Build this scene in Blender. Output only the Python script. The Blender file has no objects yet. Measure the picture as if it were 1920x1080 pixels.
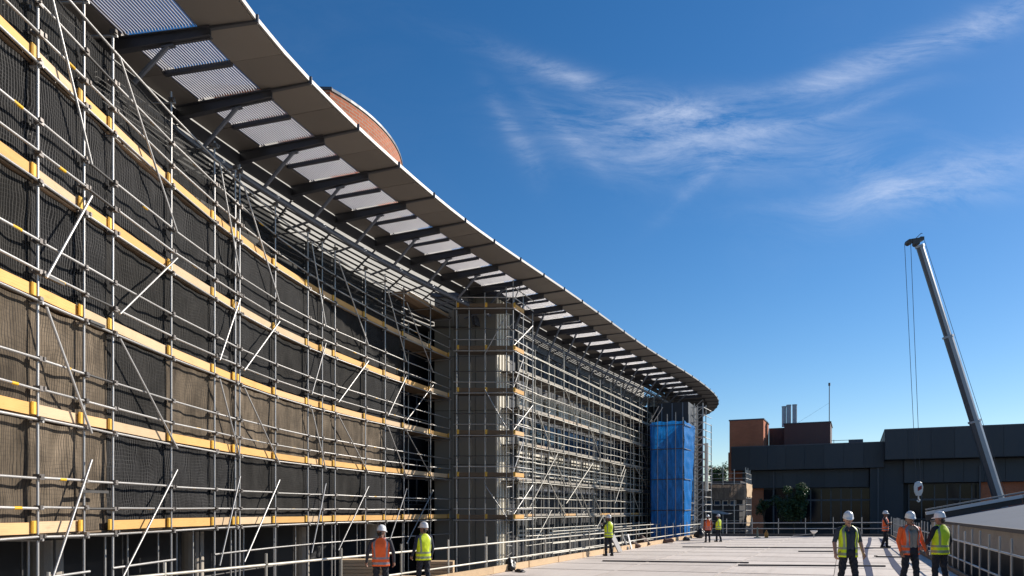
import bpy, bmesh, math, random
import numpy as np
from mathutils import Vector, Matrix
random.seed(11)
RNG = np.random.default_rng(5)
S = bpy.context.scene
COL = S.collection
PI = math.pi

# ------------------------------------------------------------------ camera
FPX, CX, HY = 1387.0, 960.0, 957.0          # focal length, centre and horizon in photo pixels
cam_d = bpy.data.cameras.new('camera')
cam_d.sensor_width = 36.0
cam_d.lens = FPX / 1920.0 * 36.0
cam_d.shift_y = (HY - 540.0) / 1920.0
cam_d.clip_start = 0.1
cam_d.clip_end = 6000.0
cam = bpy.data.objects.new('camera', cam_d)
COL.objects.link(cam)
cam.location = (0, 0, 0)
cam.rotation_euler = (math.radians(90), 0, 0)
S.camera = cam

# ------------------------------------------------------------------ light
SUN_AZ, SUN_EL = math.radians(60), math.radians(29)
SUN_DIR = Vector((math.sin(SUN_AZ) * math.cos(SUN_EL), math.cos(SUN_AZ) * math.cos(SUN_EL), math.sin(SUN_EL)))
W = bpy.data.worlds.new('World')
S.world = W
W.use_nodes = True
SKY_STRENGTH = 0.090
sun_d = bpy.data.lights.new('sun', 'SUN')
sun_d.energy = 5.0
sun_d.angle = math.radians(0.5)
sun_d.color = (1.0, 0.93, 0.83)
sun = bpy.data.objects.new('sun', sun_d)
COL.objects.link(sun)
sun.rotation_euler = SUN_DIR.to_track_quat('Z', 'Y').to_euler()
S.view_settings.view_transform = 'Standard'
S.view_settings.look = 'None'
S.view_settings.exposure = 0.35
S.view_settings.gamma = 1.0
S.view_settings.use_curve_mapping = False


class NT:
    """small node-tree helper"""
    def __init__(s, tree):
        s.t = tree
        tree.nodes.clear()

    def n(s, typ, **kw):
        nd = s.t.nodes.new(typ)
        ins = kw.pop('ins', {})
        for k, v in kw.items():
            setattr(nd, k, v)
        for k, v in ins.items():
            s.put(nd, k, v)
        return nd

    def put(s, nd, k, v):
        if isinstance(v, bpy.types.NodeSocket):
            s.t.links.new(v, nd.inputs[k])
        else:
            nd.inputs[k].default_value = v

    def math(s, op, a, b=None, c=None, clamp=False):
        nd = s.n('ShaderNodeMath', operation=op, use_clamp=clamp)
        s.put(nd, 0, a)
        if b is not None:
            s.put(nd, 1, b)
        if c is not None:
            s.put(nd, 2, c)
        return nd.outputs[0]

    def mix(s, f, a, b, blend='MIX'):
        nd = s.n('ShaderNodeMix', data_type='RGBA', blend_type=blend)
        s.put(nd, 0, f)
        s.put(nd, 6, a)
        s.put(nd, 7, b)
        return nd.outputs[2]

    def ramp(s, f, stops):
        nd = s.n('ShaderNodeValToRGB')
        el = nd.color_ramp.elements
        while len(el) < len(stops):
            el.new(0.5)
        for e, (p, c) in zip(el, stops):
            e.position = p
            e.color = c if len(c) == 4 else (*c, 1)
        s.put(nd, 0, f)
        return nd.outputs[0]

    def noise(s, vec, scale, detail=4, rough=0.55, dist=0.0):
        nd = s.n('ShaderNodeTexNoise', ins={'Scale': scale, 'Detail': detail, 'Roughness': rough, 'Distortion': dist})
        if vec is not None:
            s.put(nd, 'Vector', vec)
        return nd.outputs[0]


def build_world():
    k = NT(W.node_tree)
    out = k.n('ShaderNodeOutputWorld')
    sky = k.n('ShaderNodeTexSky', sky_type='NISHITA')
    sky.sun_disc = False
    sky.sun_elevation = SUN_EL
    sky.sun_rotation = SUN_AZ
    sky.altitude = 300.0
    sky.air_density = 1.0
    sky.dust_density = 0.15
    sky.ozone_density = 3.2
    # thin cirrus, laid out by direction
    g = k.n('ShaderNodeTexCoord').outputs['Generated']
    sep = k.n('ShaderNodeSeparateXYZ', ins={0: g})
    yy = k.math('MAXIMUM', sep.outputs[1], 0.12)
    u = k.math('DIVIDE', sep.outputs[0], yy)
    v = k.math('DIVIDE', sep.outputs[2], yy)
    uv = k.n('ShaderNodeCombineXYZ', ins={0: u, 1: v}).outputs[0]
    wn = k.n('ShaderNodeTexNoise', ins={'Vector': uv, 'Scale': 2.3, 'Detail': 2.0})
    wob = k.n('ShaderNodeVectorMath', operation='SUBTRACT', ins={0: wn.outputs['Color'], 1: (0.5, 0.5, 0.5)})
    wsc = k.n('ShaderNodeVectorMath', operation='SCALE', ins={0: wob.outputs[0], 'Scale': 0.13})
    uvw = k.n('ShaderNodeVectorMath', operation='ADD', ins={0: uv, 1: wsc.outputs[0]}).outputs[0]
    # streaks: centre pixel, half length, half width (px), angle (deg, up to the right), strength
    streaks = [(1560, 135, 260, 24, 15, 0.62), (1720, 95, 230, 30, 24, 0.40), (1260, 270, 200, 62, -4, 0.80),
               (1180, 175, 260, 26, -20, 0.42), (965, 265, 85, 20, -63, 0.42), (1560, 215, 150, 14, 13, 0.42),
               (1780, 345, 200, 40, 17, 0.70), (1075, 125, 70, 16, -18, 0.42), (1060, 250, 110, 16, -50, 0.30),
               (1400, 235, 260, 26, -6, 0.30), (1600, 330, 120, 36, -28, 0.32), (1330, 345, 90, 12, 40, 0.3),
               (1880, 20, 160, 26, 30, 0.34), (1680, 385, 240, 18, 4, 0.25)]
    acc = None
    for (px, py, hl, hw, ang, st) in streaks:
        c = ((px - CX) / FPX, (HY - py) / FPX, 0)
        d = k.n('ShaderNodeVectorMath', operation='SUBTRACT', ins={0: uvw, 1: c}).outputs[0]
        r = k.n('ShaderNodeVectorRotate', rotation_type='Z_AXIS', ins={'Vector': d, 'Angle': -math.radians(ang)}).outputs[0]
        m = k.n('ShaderNodeVectorMath', operation='MULTIPLY', ins={0: r, 1: (FPX / hl, FPX / hw, 0)}).outputs[0]
        q = k.n('ShaderNodeVectorMath', operation='DOT_PRODUCT', ins={0: m, 1: m}).outputs['Value']
        e = k.math('MULTIPLY', k.math('POWER', 2.718, k.math('MULTIPLY', q, -0.9)), st)
        acc = e if acc is None else k.math('ADD', acc, e)
    mp = k.n('ShaderNodeMapping', ins={'Vector': uvw, 'Rotation': (0, 0, math.radians(-8)), 'Scale': (3.6, 12.0, 1)}).outputs[0]
    fib = k.noise(mp, 1.6, 9, 0.72, 0.5)
    fine = k.math('MULTIPLY', k.math('SUBTRACT', fib, 0.36), 2.8, clamp=True)
    veil = k.math('MULTIPLY', k.math('SUBTRACT', k.noise(g, 2.2, 4, 0.6, 0.6), 0.52), 0.5, clamp=True)
    up = k.math('MULTIPLY', sep.outputs[2], 6.0, clamp=True)
    amt = k.math('MULTIPLY', k.math('ADD', k.math('MULTIPLY', acc, fine), k.math('MULTIPLY', veil, k.math('MULTIPLY', fine, 0.35))), up)
    amt = k.math('MINIMUM', k.math('MULTIPLY', amt, 0.58), 0.55)
    hs = k.n('ShaderNodeHueSaturation', ins={'Saturation': 1.30, 'Value': 1.0, 'Color': k.mix(1.0, sky.outputs[0], (1.0, 0.975, 0.985, 1), 'MULTIPLY')}).outputs[0]
    colr = k.mix(amt, hs, (7.4, 8.0, 9.4, 1))
    bg = k.n('ShaderNodeBackground', ins={'Color': colr, 'Strength': SKY_STRENGTH})
    k.t.links.new(bg.outputs[0], out.inputs[0])


build_world()

# ------------------------------------------------------------------ materials
MATS = {}


def pbr(name, col, rough=0.6, metal=0.0, var=0.25, vscale=3.0, bump=0.0, bscale=30.0, spec=0.5, stretch=(1, 1, 1), rand=0.0, dirt=None):
    """plain surface with blotchy colour variation, relief and an optional second (dirt) colour"""
    if name in MATS:
        return MATS[name]
    m = bpy.data.materials.new(name)
    m.use_nodes = True
    k = NT(m.node_tree)
    out = k.n('ShaderNodeOutputMaterial')
    b = k.n('ShaderNodeBsdfPrincipled', ins={'Roughness': rough, 'Metallic': metal, 'Specular IOR Level': spec})
    k.t.links.new(b.outputs[0], out.inputs[0])
    co = k.n('ShaderNodeTexCoord').outputs['Object']
    if rand:
        info = k.n('ShaderNodeObjectInfo')
        off = k.n('ShaderNodeVectorMath', operation='SCALE', ins={0: (17.0, 31.0, 7.0), 'Scale': info.outputs['Random']})
        co = k.n('ShaderNodeVectorMath', operation='ADD', ins={0: co, 1: off.outputs[0]}).outputs[0]
    mp = k.n('ShaderNodeMapping', ins={'Vector': co, 'Scale': stretch}).outputs[0]
    n1 = k.noise(mp, vscale, 6, 0.6)
    f = k.math('MULTIPLY_ADD', n1, 2 * var, 1 - var)
    if rand:
        f = k.math('MULTIPLY', f, k.math('MULTIPLY_ADD', info.outputs['Random'], 2 * rand, 1 - rand))
    c = k.n('ShaderNodeVectorMath', operation='SCALE', ins={0: col, 'Scale': f}).outputs[0]
    if dirt:
        dcol, thr, amount = dirt
        n2 = k.noise(mp, vscale * 0.43, 8, 0.7, 0.4)
        c = k.mix(k.math('MULTIPLY', k.math('MULTIPLY', k.math('SUBTRACT', n2, thr), 6.0, clamp=True), amount), c, (*dcol, 1))
    k.put(b, 'Base Color', c)
    k.put(b, 'Roughness', k.math('MULTIPLY_ADD', n1, 0.25, rough - 0.12))
    if bump:
        bn = k.n('ShaderNodeBump', ins={'Strength': bump, 'Distance': 0.02, 'Height': k.noise(mp, bscale, 5, 0.6)})
        k.put(b, 'Normal', bn.outputs[0])
    MATS[name] = m
    return m


def wood(name, col, dark=0.55):
    if name in MATS:
        return MATS[name]
    m = bpy.data.materials.new(name)
    m.use_nodes = True
    k = NT(m.node_tree)
    out = k.n('ShaderNodeOutputMaterial')
    b = k.n('ShaderNodeBsdfPrincipled', ins={'Roughness': 0.68, 'Specular IOR Level': 0.3})
    k.t.links.new(b.outputs[0], out.inputs[0])
    info = k.n('ShaderNodeObjectInfo')
    co = k.n('ShaderNodeTexCoord').outputs['UV']
    off = k.n('ShaderNodeVectorMath', operation='SCALE', ins={0: (37.0, 11.0, 0.0), 'Scale': info.outputs['Random']})
    co = k.n('ShaderNodeVectorMath', operation='ADD', ins={0: co, 1: off.outputs[0]}).outputs[0]
    mp = k.n('ShaderNodeMapping', ins={'Vector': co, 'Scale': (0.8, 18, 1)}).outputs[0]
    g = k.noise(mp, 3.0, 6, 0.62, 0.5)
    blot = k.noise(co, 1.3, 4, 0.6)
    f = k.math('ADD', k.math('MULTIPLY', g, 0.7), k.math('MULTIPLY', blot, 0.5))
    c = k.ramp(f, [(0.30, tuple(x * dark for x in col)), (0.55, col), (0.85, tuple(min(1, x * 1.12 + .02) for x in col))])
    # some boards weathered greyer
    c = k.mix(k.math('MULTIPLY', k.math('GREATER_THAN', info.outputs['Random'], 0.8), 0.45), c, (0.60, 0.42, 0.27, 1))
    c = k.n('ShaderNodeVectorMath', operation='SCALE', ins={0: c, 'Scale': k.math('MULTIPLY_ADD', info.outputs['Random'], 0.25, 0.84)}).outputs[0]
    spl = k.math('MULTIPLY', k.math('SUBTRACT', k.noise(co, 4.5, 6, 0.75), 0.60), 7.0, clamp=True)
    c = k.mix(k.math('MULTIPLY', spl, 0.45), c, (0.36, 0.30, 0.23, 1))
    k.put(b, 'Base Color', c)
    bn = k.n('ShaderNodeBump', ins={'Strength': 0.25, 'Distance': 0.01, 'Height': g})
    k.put(b, 'Normal', bn.outputs[0])
    MATS[name] = m
    return m


def net_mat(name, base, thread, thread_first, alpha):
    """woven debris netting: threads every 6 cm over a fine dark weave, sagging and wavy"""
    m = bpy.data.materials.new(name)
    m.use_nodes = True
    k = NT(m.node_tree)
    out = k.n('ShaderNodeOutputMaterial')
    b = k.n('ShaderNodeBsdfPrincipled', ins={'Roughness': 0.85, 'Specular IOR Level': 0.12})
    uv = k.n('ShaderNodeTexCoord').outputs['UV']
    ns = k.n('ShaderNodeTexNoise', ins={'Vector': uv, 'Scale': 1.1, 'Detail': 2.5})
    o = k.n('ShaderNodeVectorMath', operation='SUBTRACT', ins={0: ns.outputs['Color'], 1: (0.5, 0.5, 0.5)}).outputs[0]
    o = k.n('ShaderNodeVectorMath', operation='SCALE', ins={0: o, 'Scale': 0.30}).outputs[0]
    w = k.n('ShaderNodeVectorMath', operation='ADD', ins={0: uv, 1: o}).outputs[0]
    sp = k.n('ShaderNodeSeparateXYZ', ins={0: w})
    def line(c, pitch, width):
        fr = k.math('FRACT', k.math('DIVIDE', c, pitch))
        return k.math('LESS_THAN', fr, width)
    lv = line(sp.outputs[0], 0.062, 0.26)
    lh = line(sp.outputs[1], 0.072, 0.20)
    thick = k.noise(uv, 2.1, 3, 0.6)
    lh = k.math('MULTIPLY', lh, k.math('MULTIPLY', k.math('SUBTRACT', thick, 0.32), 1.6, clamp=True))
    ln = k.math('MAXIMUM', lv, lh)
    info = k.n('ShaderNodeObjectInfo')
    mp = k.n('ShaderNodeMapping', ins={'Vector': uv, 'Scale': (6.0, 0.7, 1)}).outputs[0]
    st = k.noise(mp, 1.0, 7, 0.7, 0.6)
    cl = k.noise(uv, 1.1, 6, 0.65, 0.4)
    dust = k.math('MULTIPLY', k.math('POWER', k.math('ADD', st, cl), 2.2), 0.9)
    dust = k.math('MULTIPLY', dust, k.math('MULTIPLY_ADD', info.outputs['Random'], 0.5, 0.7))
    bc = k.n('ShaderNodeVectorMath', operation='SCALE', ins={0: base, 'Scale': dust}).outputs[0]
    tc = k.n('ShaderNodeVectorMath', operation='SCALE', ins={0: thread, 'Scale': k.math('MULTIPLY_ADD', cl, 1.6, 0.2)}).outputs[0]
    c = k.mix(k.math('MULTIPLY', ln, thread_first), bc, tc)
    # pale scuffs
    sc = k.math('MULTIPLY', k.math('SUBTRACT', k.noise(mp, 2.3, 5, 0.7), 0.63), 5.0, clamp=True)
    c = k.mix(k.math('MULTIPLY', sc, 0.22), c, (0.13, 0.118, 0.10, 1))
    k.put(b, 'Base Color', c)
    bn = k.n('ShaderNodeBump', ins={'Strength': 0.5, 'Distance': 0.015, 'Height': k.math('ADD', k.math('MULTIPLY', ln, 0.3), st)})
    k.put(b, 'Normal', bn.outputs[0])
    tr = k.n('ShaderNodeBsdfTransparent')
    hole = k.math('MULTIPLY', k.math('SUBTRACT', 1.0, ln), alpha)
    mx = k.n('ShaderNodeMixShader', ins={0: hole, 1: b.outputs[0], 2: tr.outputs[0]})
    k.t.links.new(mx.outputs[0], out.inputs[0])
    return m


def brick_mat(name, c1, c2, mortar, scale=1.0):
    m = bpy.data.materials.new(name)
    m.use_nodes = True
    k = NT(m.node_tree)
    out = k.n('ShaderNodeOutputMaterial')
    b = k.n('ShaderNodeBsdfPrincipled', ins={'Roughness': 0.85, 'Specular IOR Level': 0.2})
    k.t.links.new(b.outputs[0], out.inputs[0])
    uv = k.n('ShaderNodeTexCoord').outputs['UV']
    br = k.n('ShaderNodeTexBrick', ins={'Vector': uv, 'Color1': (*c1, 1), 'Color2': (*c2, 1), 'Mortar': (*mortar, 1), 'Scale': 1.0,
                                        'Mortar Size': 0.012 * scale, 'Brick Width': 0.225 * scale, 'Row Height': 0.075 * scale, 'Bias': 0.0})
    big = k.noise(uv, 0.6, 6, 0.65)
    c = k.n('ShaderNodeVectorMath', operation='SCALE', ins={0: br.outputs[0], 'Scale': k.math('MULTIPLY_ADD', big, 0.7, 0.65)}).outputs[0]
    k.put(b, 'Base Color', c)
    bn = k.n('ShaderNodeBump', ins={'Strength': 0.4, 'Distance': 0.02, 'Height': br.outputs[1]})
    bn.invert = True
    k.put(b, 'Normal', bn.outputs[0])
    return m


def sheet_mat(name, col, alpha):
    """plastic scaffold sheeting, light comes through it"""
    m = bpy.data.materials.new(name)
    m.use_nodes = True
    k = NT(m.node_tree)
    out = k.n('ShaderNodeOutputMaterial')
    uv = k.n('ShaderNodeTexCoord').outputs['UV']
    mp = k.n('ShaderNodeMapping', ins={'Vector': uv, 'Scale': (2.4, 0.6, 1)}).outputs[0]
    w = k.noise(mp, 2.0, 6, 0.65, 0.8)
    c = k.ramp(w, [(0.3, tuple(x * 0.55 for x in col)), (0.55, col), (0.75, tuple(min(1, x * 1.5 + 0.03) for x in col))])
    b = k.n('ShaderNodeBsdfPrincipled', ins={'Base Color': c, 'Roughness': 0.38, 'Specular IOR Level': 0.5})
    tl = k.n('ShaderNodeBsdfTranslucent', ins={'Color': c})
    mx = k.n('ShaderNodeMixShader', ins={0: 0.22, 1: b.outputs[0], 2: tl.outputs[0]})
    sp = k.n('ShaderNodeSeparateXYZ', ins={0: uv})
    hole = k.math('MULTIPLY', k.math('GREATER_THAN', k.noise(uv, 40.0, 2, 0.5), 0.57), alpha)
    tr = k.n('ShaderNodeBsdfTransparent')
    m2 = k.n('ShaderNodeMixShader', ins={0: hole, 1: mx.outputs[0], 2: tr.outputs[0]})
    bn = k.n('ShaderNodeBump', ins={'Strength': 0.35, 'Distance': 0.03, 'Height': w})
    k.put(b, 'Normal', bn.outputs[0])
    k.t.links.new(m2.outputs[0], out.inputs[0])
    return m


def glass_mat(name, col, rough=0.06):
    m = bpy.data.materials.new(name)
    m.use_nodes = True
    k = NT(m.node_tree)
    out = k.n('ShaderNodeOutputMaterial')
    co = k.n('ShaderNodeTexCoord').outputs['Object']
    info = k.n('ShaderNodeObjectInfo')
    c = k.n('ShaderNodeVectorMath', operation='SCALE', ins={0: col, 'Scale': k.math('MULTIPLY_ADD', info.outputs['Random'], 1.2, 0.4)}).outputs[0]
    b = k.n('ShaderNodeBsdfPrincipled', ins={'Base Color': c, 'Roughness': rough, 'Specular IOR Level': 0.22, 'IOR': 1.45})
    bn = k.n('ShaderNodeBump', ins={'Strength': 0.06, 'Distance': 0.05, 'Height': k.noise(co, 0.8, 2, 0.5)})
    k.put(b, 'Normal', bn.outputs[0])
    k.t.links.new(b.outputs[0], out.inputs[0])
    return m


def leaf_mat(name, col):
    m = bpy.data.materials.new(name)
    m.use_nodes = True
    k = NT(m.node_tree)
    out = k.n('ShaderNodeOutputMaterial')
    co = k.n('ShaderNodeTexCoord').outputs['Object']
    f = k.math('MULTIPLY_ADD', k.noise(co, 3.0, 4, 0.7), 1.6, 0.2)
    c = k.n('ShaderNodeVectorMath', operation='SCALE', ins={0: col, 'Scale': f}).outputs[0]
    b = k.n('ShaderNodeBsdfPrincipled', ins={'Base Color': c, 'Roughness': 0.45})
    tl = k.n('ShaderNodeBsdfTranslucent', ins={'Color': c})
    mx = k.n('ShaderNodeMixShader', ins={0: 0.3, 1: b.outputs[0], 2: tl.outputs[0]})
    k.t.links.new(mx.outputs[0], out.inputs[0])
    return m


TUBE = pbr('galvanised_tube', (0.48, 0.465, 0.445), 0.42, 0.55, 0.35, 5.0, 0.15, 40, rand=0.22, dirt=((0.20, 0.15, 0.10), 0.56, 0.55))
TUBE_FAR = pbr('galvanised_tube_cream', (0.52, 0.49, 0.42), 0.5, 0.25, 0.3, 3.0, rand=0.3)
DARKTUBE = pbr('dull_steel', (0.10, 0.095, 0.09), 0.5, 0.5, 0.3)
COUPLER = pbr('coupler_steel', (0.20, 0.18, 0.165), 0.5, 0.7, 0.4, 25, rand=0.4)
YELLOW = pbr('yellow_paint', (0.80, 0.46, 0.02), 0.5, 0, 0.25, 12, rand=0.15)
CLIP = pbr('clip_yellow', (0.80, 0.47, 0.06), 0.6, 0, 0.25, 12, rand=0.2)
BOARD = wood('golden_board', (0.78, 0.44, 0.145))
BOARD_PALE = wood('pale_board', (0.66, 0.47, 0.28))
BOARD_GREY = wood('grey_board', (0.40, 0.355, 0.29))
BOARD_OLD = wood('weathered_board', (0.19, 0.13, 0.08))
NET = [net_mat('black_net', (0.006, 0.006, 0.007), (0.088, 0.085, 0.082), 0.85, 0.05),
       net_mat('sunlit_dusty_net', (0.165, 0.128, 0.090), (0.030, 0.027, 0.024), 0.80, 0.05),
       net_mat('thin_black_net', (0.012, 0.012, 0.013), (0.060, 0.058, 0.055), 0.8, 0.24),
       net_mat('greyed_net', (0.013, 0.012, 0.011), (0.072, 0.068, 0.063), 0.75, 0.05)]
SOFFIT = pbr('soffit_panel_paint', (0.245, 0.222, 0.197), 0.6, 0.1, 0.12, 0.7, dirt=((0.13, 0.11, 0.09), 0.56, 0.35), rand=0.10)
FASCIA = pbr('fascia_metal', (0.34, 0.325, 0.305), 0.5, 0.1, 0.15)
STEEL = pbr('painted_steel', (0.085, 0.088, 0.100), 0.5, 0.2, 0.2)
STEELB = pbr('blue_grey_steel', (0.15, 0.165, 0.20), 0.45, 0.3, 0.2)
SLAT = pbr('louvre_aluminium', (0.36, 0.34, 0.34), 0.45, 0.15, 0.12)
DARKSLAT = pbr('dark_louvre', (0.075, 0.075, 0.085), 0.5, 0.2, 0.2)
DARKWALL = pbr('dark_cladding', (0.030, 0.031, 0.036), 0.6, 0.1, 0.3, 0.9)
TURRET = pbr('olive_grey_cladding', (0.21, 0.195, 0.165), 0.6, 0.0, 0.12, 0.5, dirt=((0.12, 0.112, 0.095), 0.55, 0.5))
CREAM = pbr('cream_cladding', (0.74, 0.69, 0.58), 0.55, 0, 0.12, 1.2, rand=0.08)
CONC = pbr('pale_concrete', (0.42, 0.37, 0.31), 0.85, 0, 0.2, 2.0, 0.3, 40, dirt=((0.22, 0.19, 0.16), 0.52, 0.7))
PLANT = pbr('plant_room_render', (0.42, 0.39, 0.34), 0.7, 0, 0.12, 0.6)
ROOFDARK = pbr('roof_felt', (0.09, 0.09, 0.095), 0.9, 0, 0.2)
GLASS = glass_mat('dark_glass', (0.006, 0.009, 0.016), 0.12)
BLUEGLASS = glass_mat('blue_glass', (0.02, 0.045, 0.09))
BRICK = brick_mat('orange_brick', (0.50, 0.155, 0.075), (0.42, 0.125, 0.06), (0.40, 0.27, 0.20), 2.2)
BRICK2 = brick_mat('red_brick', (0.58, 0.155, 0.065), (0.50, 0.125, 0.052), (0.42, 0.24, 0.16), 1.3)
BROWNCLAD = pbr('brown_cladding', (0.11, 0.052, 0.046), 0.6, 0.1, 0.15, 0.6)
DARKCLAD = pbr('charcoal_cladding', (0.026, 0.027, 0.033), 0.6, 0.1, 0.15, 0.6)
NAVYCLAD = pbr('slate_cladding', (0.040, 0.046, 0.056), 0.55, 0.15, 0.14, 0.5, stretch=(1, 1, 0.3))
BLUE = sheet_mat('blue_sheeting', (0.006, 0.23, 0.70), 0.25)
GREYSHEET = sheet_mat('brown_sheeting', (0.20, 0.155, 0.12), 0.2)
WHITESHEET = sheet_mat('white_sheeting', (0.72, 0.72, 0.70), 0.1)
LEAF = leaf_mat('glossy_leaf', (0.055, 0.10, 0.034))
BARK = pbr('bark', (0.09, 0.065, 0.045), 0.9, 0, 0.3, 10)
GROUNDM = pbr('yard_ground', (0.14, 0.125, 0.11), 0.9, 0, 0.3, 0.4, 0.3, 8)
BAGM = pbr('black_plastic', (0.022, 0.020, 0.022), 0.4, 0, 0.3, 8, 0.4, 18)
RUSTBAG = pbr('brown_sack', (0.13, 0.070, 0.050), 0.75, 0, 0.35, 9, 0.4, 20)
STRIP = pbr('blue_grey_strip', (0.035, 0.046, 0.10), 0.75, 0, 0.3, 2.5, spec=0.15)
BATTEN = pbr('dark_batten', (0.085, 0.070, 0.060), 0.7, 0, 0.35, 4)
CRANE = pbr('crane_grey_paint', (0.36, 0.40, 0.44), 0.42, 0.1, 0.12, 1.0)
BOOM_SHADED = pbr('crane_grey_shaded', (0.085, 0.095, 0.11), 0.45, 0.1, 0.15)  # boom grey darkened: shade of its sunless side put into the colour
CRANED = pbr('crane_dark_steel', (0.05, 0.05, 0.055), 0.5, 0.3, 0.2)
CABLE = pbr('steel_cable', (0.07, 0.07, 0.08), 0.5, 0.6, 0.2)
WHITE = pbr('white_paint', (0.78, 0.76, 0.73), 0.5, 0, 0.1, 3)
RED = pbr('red_paint', (0.30, 0.025, 0.02), 0.5)
ROOFSHEET = pbr('grey_roof_membrane', (0.145, 0.165, 0.20), 0.8, 0.0, 0.16, 1.0, 0.15, 20, dirt=((0.11, 0.125, 0.15), 0.5, 0.5), spec=0.2, stretch=(1, 0.3, 1))


def deck_mat():
    m = bpy.data.materials.new('deck_membrane')
    m.use_nodes = True
    k = NT(m.node_tree)
    out = k.n('ShaderNodeOutputMaterial')
    b = k.n('ShaderNodeBsdfPrincipled', ins={'Roughness': 0.78, 'Specular IOR Level': 0.3})
    k.t.links.new(b.outputs[0], out.inputs[0])
    info = k.n('ShaderNodeObjectInfo')
    uv = k.n('ShaderNodeTexCoord').outputs['UV']
    big = k.noise(uv, 0.22, 7, 0.65, 0.5)
    st = k.noise(k.n('ShaderNodeMapping', ins={'Vector': uv, 'Scale': (0.25, 3.0, 1)}).outputs[0], 1.0, 6, 0.7)
    fine = k.noise(uv, 9.0, 6, 0.7)
    f = k.math('ADD', k.math('MULTIPLY', big, 0.5), k.math('ADD', k.math('MULTIPLY', st, 0.35), k.math('MULTIPLY', fine, 0.2)))
    c = k.ramp(f, [(0.34, (0.50, 0.43, 0.375)), (0.5, (0.68, 0.60, 0.53)), (0.68, (0.75, 0.675, 0.605))])
    c = k.n('ShaderNodeVectorMath', operation='SCALE', ins={0: c, 'Scale': k.math('MULTIPLY_ADD', info.outputs['Random'], 0.17, 0.88)}).outputs[0]
    spots = k.math('MULTIPLY', k.math('SUBTRACT', k.noise(uv, 1.6, 5, 0.75), 0.62), 6.0, clamp=True)
    c = k.mix(k.math('MULTIPLY', spots, 0.45), c, (0.28, 0.235, 0.20, 1))
    track = k.math('MULTIPLY', k.math('SUBTRACT', k.noise(k.n('ShaderNodeMapping', ins={'Vector': uv, 'Scale': (0.12, 1.6, 1), 'Rotation': (0, 0, 0.25)}).outputs[0], 1.0, 8, 0.75, 0.8), 0.55), 4.0, clamp=True)
    c = k.mix(k.math('MULTIPLY', track, 0.5), c, (0.40, 0.345, 0.30, 1))
    k.put(b, 'Base Color', c)
    bn = k.n('ShaderNodeBump', ins={'Strength': 0.2, 'Distance': 0.01, 'Height': fine})
    k.put(b, 'Normal', bn.outputs[0])
    return m


DECK = deck_mat()


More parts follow.
